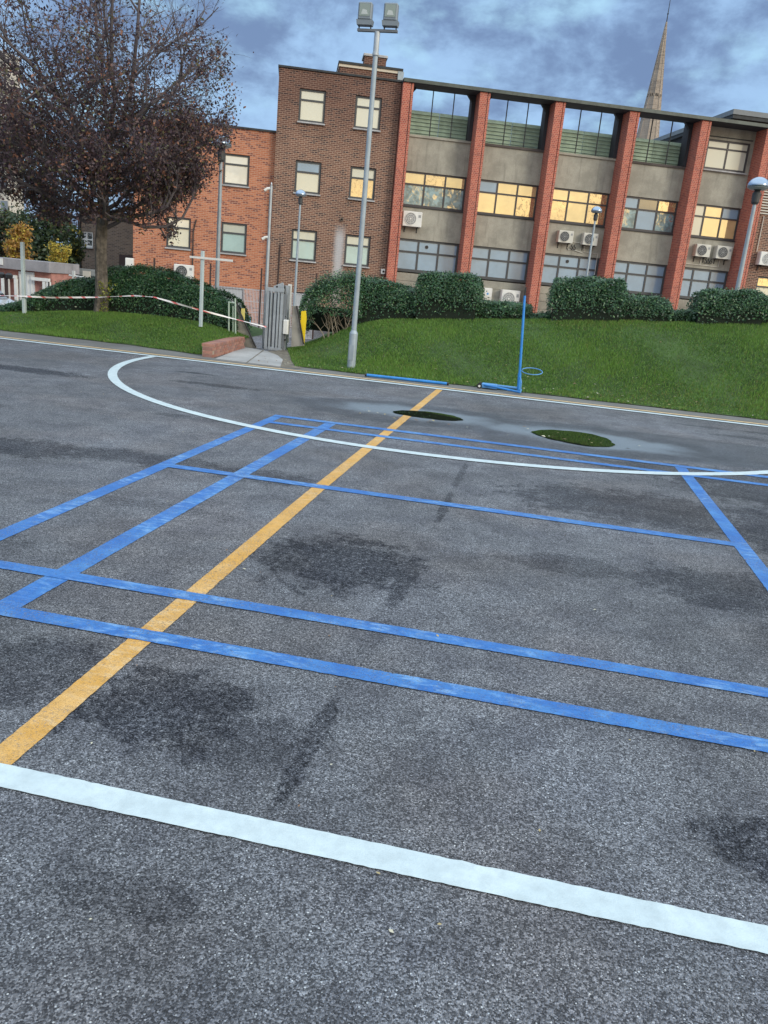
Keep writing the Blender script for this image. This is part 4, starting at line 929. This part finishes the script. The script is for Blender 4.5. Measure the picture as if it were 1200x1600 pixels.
# ------------------------------------------------------------------ vegetation
HM = [leafmat('hedge_green', (.046, .118, .052), .38, .15), leafmat('hedge_dark', (.024, .068, .036), .4, .12), leafmat('hedge_light', (.10, .19, .075), .35, .2)]
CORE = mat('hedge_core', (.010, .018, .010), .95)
def hedge(label, prof, Y, depth, dens=2900, zb=None, stems=False, loose=.018, size=.021, light=.12):
    """prof: outline (px, py) along the top; the hedge stands on the bank"""
    T = [(at(x, y, Y+depth*.3).x, at(x, y, Y+depth*.3).z) for x, y in prof]; T.sort()
    x0, x1 = T[0][0], T[-1][0]
    base = lambda x: (mound(x, Y)-.04 if zb is None else zb)
    t = thing('hedge', label, 'hedge', ((x0+x1)/2, Y+depth/2, base((x0+x1)/2)), 0, 'clipped evergreen hedges')
    ox, oy, oz = t.location
    def top(x): return interp(x, T)
    def pt(x, th, k=1.):                                   # cross-section: flattened arch
        zb_ = base(x); h = top(x)-zb_; c, s_ = math.cos(th), math.sin(th); e = .30
        en = min(1, (x-x0+.03)/.06, (x1-x+.03)/.06); en = max(.3, en)**.35
        yy = Y+depth/2+(abs(c)**e)*(1 if c > 0 else -1)*depth/2*k*(.75+.25*en); zz = zb_+(abs(s_)**e)*h*k*(.78+.22*en)
        return yy, zz
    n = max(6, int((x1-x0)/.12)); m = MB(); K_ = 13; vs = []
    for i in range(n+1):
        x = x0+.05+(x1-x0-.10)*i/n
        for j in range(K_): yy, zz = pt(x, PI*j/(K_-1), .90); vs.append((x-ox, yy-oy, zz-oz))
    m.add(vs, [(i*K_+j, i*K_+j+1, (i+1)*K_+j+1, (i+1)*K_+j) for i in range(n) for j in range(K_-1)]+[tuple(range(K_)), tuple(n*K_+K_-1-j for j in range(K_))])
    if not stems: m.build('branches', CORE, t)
    area = (x1-x0)*(depth+2*max(.2, (top((x0+x1)/2)-base((x0+x1)/2)))); k = int(area*dens); P = []; Nn = []
    for _ in range(k):
        if rnd.random() < .14:                              # ends
            x = x0 if rnd.random() < .5 else x1; th = rnd.uniform(0, PI); kk = math.sqrt(rnd.random()); yy, zz = pt(x, th, kk); nx_ = (-1 if x == x0 else 1, -.3, .3)
            x += rnd.gauss(0, .03)
        else:
            x = rnd.uniform(x0, x1); th = rnd.uniform(PI*.30, PI); kk = 1+rnd.gauss(0, loose)+.035*math.sin(x*9+th*5); yy, zz = pt(x, th, kk); nx_ = (0, math.cos(th), math.sin(th)+.2)
        if rnd.random() < .035: zz += rnd.uniform(.01, .06); yy -= rnd.uniform(0, .05)
        P.append((x-ox+rnd.gauss(0, .012), yy-oy+rnd.gauss(0, .012), zz-oz+rnd.gauss(0, .012))); Nn.append(nx_)
    P = np.array(P); Nn = np.array(Nn, float)
    if stems:
        keep = ~((P[:,2] < .40*(top((x0+x1)/2)-oz)) & (P[:,0] > -.30) & (P[:,1] < .25)); P = P[keep]; Nn = Nn[keep]
    k = len(P); mi = rng.choice(3, k, p=[.55, .45-light, light])
    o = bpy.data.objects.new('leaves', npmesh('leaves', leaves(P, size, .5, Nn, .5), 4, HM, mi)); col.objects.link(o); o.parent = t; o['kind'] = 'stuff'
    return t
hedge('low hedge at the far left, falling away in front of the garage', [(-40,485),(0,480),(35,471),(62,462)], 14.7, .6)
hedge('dark hedge left of the tree trunk, stepping up towards it', [(55,463),(80,452),(100,441),(130,437),(165,434)], 14.95, .8)
hedge('large dark hedge right of the tree trunk, sloping down to the gate', [(160,430),(180,421),(225,418),(262,427),(300,443),(335,456),(362,470),(374,488)], 14.85, .8, zb=.05, dens=3000)
t = hedge('rounded shrub with bare twisting stems beside the floodlight pole', [(474,478),(484,456),(505,441),(530,434),(558,435),(572,445)], 15.3, .9, stems=True, zb=.28, light=.2, loose=.06, dens=3200)
q = MB(); ox, oy, oz = t.location
for i in range(15):
    x = rnd.uniform(-.12, .42); p_ = Vector((x, -.1+rnd.uniform(-.25, .1), 0)); pts = [p_.copy()]
    d = Vector((rnd.uniform(-.6, .6), rnd.uniform(-.2, .2), 1)).normalized()
    for j in range(6): d = (d+Vector((rnd.gauss(0, .3), rnd.gauss(0, .2), rnd.gauss(0.1, .1)))).normalized(); p_ = p_+d*.10; pts.append(p_.copy())
    q.tube(pts, .013, 6, r1=.004)
    for j in (2, 3, 4): dd = Vector((rnd.uniform(-1, 1), rnd.uniform(-.4, .4), .6)).normalized(); q.tube([pts[j], pts[j]+dd*.12, pts[j]+dd*.22+Vector((0,0,.06))], .006, 5, r1=.002)
q.build('stems', mat('pale_stems', (.30, .25, .19), .85), t)
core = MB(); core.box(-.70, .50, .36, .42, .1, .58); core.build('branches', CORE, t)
hedge('rounded dark hedge just right of the floodlight pole', [(555,440),(580,436),(610,442),(640,452),(656,458)], 15.4, .8)
hedge('tall square-cut hedge right of the floodlight pole, higher than its neighbours', [(654,435),(660,430),(700,429),(738,432),(748,438),(752,446)], 15.3, .9, dens=3200)
hedge('low hedge in front of the white air conditioner and cabinet', [(742,468),(765,472),(800,474),(830,478)], 15.5, .7)
hedge('very low hedge between the netball post and the square-cut hedge on its right', [(826,492),(850,490),(872,491)], 15.5, .5)
hedge('tall square-cut hedge in the middle of the bank, right of the netball post', [(864,444),(867,438),(900,436),(950,437),(973,440),(978,448)], 15.25, .9, dens=3200)
hedge('medium hedge leaning against the right side of the middle square-cut hedge', [(962,468),(985,463),(1025,465),(1045,472),(1049,482)], 15.4, .8)
hedge('low dark hedge gap-filler between the two right-hand hedges', [(1043,488),(1070,486),(1094,485)], 15.5, .6)
hedge('tall square-cut hedge near the right edge of the bank', [(1089,462),(1093,456),(1130,454),(1170,456),(1192,459),(1198,466)], 15.25, .9, dens=3200)
hedge('dark hedge cut off by the right edge of the picture', [(1188,476),(1200,470),(1240,472),(1290,476)], 15.5, .8)

# the big bare tree
TP = Vector((-8.58, 14.72, .30))
TR = thing('autumn_tree', 'big twiggy autumn tree with dark purple-brown leaves on the left bank', 'tree', TP)
r3 = random.Random(21)
tw = {'v': [], 'f': []}
def tubeseg(mb, pts, r0, r1, n): mb.tube(pts, r0, n, cap=False, r1=r1)
trunk = MB(); limbs = []; twigs = MB(); tips = []
CC = Vector((-.12, 0, 4.25)); RX, RZ = 2.5, 2.6
def inside(p): q = p-CC; return (q.x/RX)**2+(q.y/2.5)**2+(q.z/RZ)**2
def grow(p, d, L, r, lvl, mb):
    n = (7, 6, 5, 4, 3)[min(lvl, 4)]; pts = [p.copy()]; dirs = [d.copy()]
    for i in range(n):
        up = (.10, .06, .05, .03, .0)[min(lvl, 4)]
        d = (d+Vector((r3.gauss(0, .14), r3.gauss(0, .14), r3.gauss(up, .12)))).normalized()
        if inside(p) > .98: d = (d*.8+(CC-p).normalized()*.25+Vector((0,0,.05))).normalized()
        p = p+d*(L/n); pts.append(p.copy()); dirs.append(d.copy())
    tubeseg(mb, pts, r, r*(.35 if lvl < 4 else .3), (8, 6, 4, 3, 3)[min(lvl, 4)])
    if lvl >= 4 or L < .12:
        tips.append((pts[-1], lvl)); tips.append((pts[len(pts)//2], lvl)); return
    cnt = (0, 8, 7, 6, 0)[lvl] if lvl < 4 else 0
    for k in range(cnt if p.z < 4.9 else max(3, cnt-1)):
        f = .22+.78*(k+r3.random()*.8)/cnt; i = min(n-1, int(f*n)); q = pts[i].lerp(pts[i+1], f*n-i)
        ax = Vector((r3.gauss(0,1), r3.gauss(0,1), r3.gauss(.15,.7))).normalized()
        dd = (dirs[i]*.75+ax*.85).normalized(); ll = L*(.62-.18*f)*r3.uniform(.8, 1.25)
        if inside(q+dd*ll) > 1.15: ll *= .6
        grow(q, dd, ll, r*(.47-.12*f), lvl+1, mb if lvl >= 2 else mb)
# trunk
_z = np.linspace(-.1, 3.0, 26); tr_pts = [Vector((.02+.035*z_+.012*math.sin(z_*4), .01*math.sin(z_*3), z_)) for z_ in _z]
tb = MB(); n = 40; rad = list(np.interp(_z, [-.1, .12, .6, 1.2, 1.8, 2.4, 3.0], [.18, .128, .112, .104, .102, .092, .08]))
vs = []
for p_, r_ in zip(tr_pts, rad):
    for j in range(n): a = 2*PI*j/n; rr = r_*(1+.08*math.sin(3*a+p_.z)+.05*math.sin(7*a+p_.z*1.3)+.035*math.sin(17*a+3*math.sin(p_.z*5))+rnd.gauss(0, .012)); vs.append((p_.x+rr*math.cos(a), p_.y+rr*math.sin(a), p_.z))
tb.add(vs, [(i*n+j, i*n+(j+1)%n, (i+1)*n+(j+1)%n, (i+1)*n+j) for i in range(len(rad)-1) for j in range(n)]); tb.build('trunk', BARK, TR)
LI = [(1.75, 185, .02, 2.3), (1.8, 350, .05, 2.2), (1.72, 300, .03, 1.9), (1.9, 220, .10, 2.2), (1.85, 20, .02, 2.3), (1.62, 12, .32, 2.0), (1.7, 175, .35, 2.1), (1.85, 250, .45, 1.9), (1.9, 60, .5, 1.9), (1.95, 335, .42, 2.3), (2.05, 150, .6, 2.3), (2.15, 200, .8, 2.5), (2.2, 20, .85, 2.5), (2.3, 100, .9, 2.3), (2.4, 280, .9, 2.4), (2.5, 345, 1.2, 2.8), (2.6, 180, 1.3, 2.9),
      (2.7, 60, 1.7, 2.9), (2.8, 230, 1.8, 3.0), (2.9, 310, 2.4, 3.3), (3.0, 120, 3.2, 3.5), (3.0, 0, 2.0, 3.2), (2.75, 190, 2.2, 3.2)]
allt = []
for zz, az, slope, L in LI:
    mb = MB(); a = math.radians(az); d = Vector((math.cos(a), math.sin(a), slope*.55)).normalized()
    base = Vector((.05+.03*zz, 0, zz)); grow(base, d, L, np.interp(zz, [1.6, 2.4, 3], [.040, .046, .050]), 1, mb)
    mb.build('limb', TWIG, TR)
tp = np.array([tuple(p) for p, l in tips]); k = len(tp)
# leaves cling more thickly low and on the left; the top and right are almost bare
dens = np.clip(1.2+.65*np.sin(tp[:,0]*3.1+tp[:,2]*2.3)*np.sin(tp[:,2]*2.9-tp[:,0]*1.7+1)-.34*np.maximum(0, tp[:,2]-3.1)-.26*np.maximum(0, tp[:,0]-.3), .03, 1.1)
rep = rng.poisson(dens*5.6); P = np.repeat(tp, rep, 0)+rng.normal(size=(rep.sum(), 3))*.075
TL = [leafmat('leaf_dark_purple', (.062, .040, .054), .55, .2), leafmat('leaf_brown', (.095, .062, .060), .6, .2), leafmat('leaf_olive', (.11, .105, .05), .6, .25), leafmat('leaf_russet', (.24, .11, .07), .6, .25)]
mi = rng.choice(4, len(P), p=[.54, .26, .11, .09])
o = bpy.data.objects.new('leaves', npmesh('leaves', leaves(P, .030, .55), 4, TL, mi)); col.objects.link(o); o.parent = TR; o['kind'] = 'stuff'
print('tree tips', k, 'leaves', len(P))
# yellow-green shoots at the trunk foot
t = thing('sapling', 'yellow-green leafy shoots growing against the trunk of the big tree', 'plant', at(163, 492, 14.62)); q = MB(); P = []
for i in range(7):
    p_ = Vector((rnd.gauss(0, .04), rnd.gauss(0, .03), 0)); pts = [p_.copy()]; d = Vector((rnd.gauss(0, .15), 0, 1))
    for j in range(5): d = (d+Vector((rnd.gauss(0, .15), rnd.gauss(0, .1), 0))).normalized(); p_ = p_+d*rnd.uniform(.09, .15); pts.append(p_.copy()); P += [tuple(p_+Vector((rnd.gauss(0,.03), rnd.gauss(0,.03), rnd.gauss(0,.03)))) for _ in range(5)]
    q.tube(pts, .006, 5, r1=.002)
q.build('stems', TWIG, t)
o = bpy.data.objects.new('leaves', npmesh('leaves', leaves(np.array(P), .024), 4, [leafmat('shoot_leaf', (.22, .24, .035), .5, .3)], None)); col.objects.link(o); o.parent = t; o['kind'] = 'stuff'

def leafy(label, px, pytop, pybot, pxw, Y, cols, probs, k=5000, size=.07, trunk_r=.08, group='trees behind the garage', sh=.8):
    c = at(px, (pytop+pybot)/2, Y); top = at(px, pytop, Y).z; bot = at(px, pybot, Y).z; R = pxw/2*Y/F*1.02; H = (top-bot)/2
    t = thing('leafy_tree', label, 'tree', (c.x, Y, -.9), 0, group)
    zc = c.z+.9; q = MB()
    q.tube([(0,0,0), (.05,0,zc*.5), (0,0,zc+H*.3)], trunk_r, 8, r1=trunk_r*.4).build('trunk', BARK, t)
    P = []; nb = 16; b = MB()
    cl_ = []
    for i in range(nb):
        a = rnd.uniform(0, 2*PI); e = rnd.uniform(-1, 1); rr = rnd.uniform(.35, .85); v = Vector((R*rr*math.cos(a)*math.sqrt(1-e*e*.8), R*rr*.8*math.sin(a)*math.sqrt(1-e*e*.8), H*e*.85)); cl_.append(v)
        b.tube([(0,0,zc-H*.6), tuple(v*.5+Vector((0,0,zc))), tuple(v+Vector((0,0,zc)))], trunk_r*.3, 4, r1=.01, cap=False)
    b.build('branches', BARK, t)
    for i in range(k):
        v = rnd.choice(cl_); g3 = Vector((rnd.gauss(0,1), rnd.gauss(0,1), rnd.gauss(0,sh))); s_ = min(R, H)*.26; P.append(tuple(v+g3*s_+Vector((0,0,zc))))
    o = bpy.data.objects.new('leaves', npmesh('leaves', leaves(np.array(P), size, .6), 4, cols, rng.choice(len(cols), k, p=probs))); col.objects.link(o); o.parent = t; o['kind'] = 'stuff'
OR = leafmat('leaf_orange', (.36, .20, .05), .6, .3); YL = leafmat('leaf_yellow', (.42, .34, .06), .6, .3); DG = leafmat('leaf_dark_green', (.03, .055, .03), .5, .2); MG = leafmat('leaf_mid_green', (.07, .10, .035), .5, .2); BRN = leafmat('leaf_dull_brown', (.10, .08, .06), .6, .2)
leafy('dark green tree beyond the garage, behind the yellow one', 66, 330, 415, 96, 36, [DG, MG], [.75, .25], 9000, .085)
leafy('mid green tree at the side of the old brown building', 103, 335, 425, 48, 38, [MG, DG, YL], [.55, .38, .07], 6500, .08)
leafy('dull green tree at the far left edge beyond the garage', -8, 325, 415, 70, 37, [DG, BRN, MG], [.4, .35, .25], 6000, .085)
leafy('orange autumn tree over the garage roof', 30, 352, 412, 44, 31, [OR, YL, BRN], [.70, .2, .1], 3600, .055)
leafy('small bright yellow tree right of the orange one, over the garage roof end', 92, 374, 420, 30, 29, [YL, OR, MG], [.8, .08, .12], 1500, .045, .03)
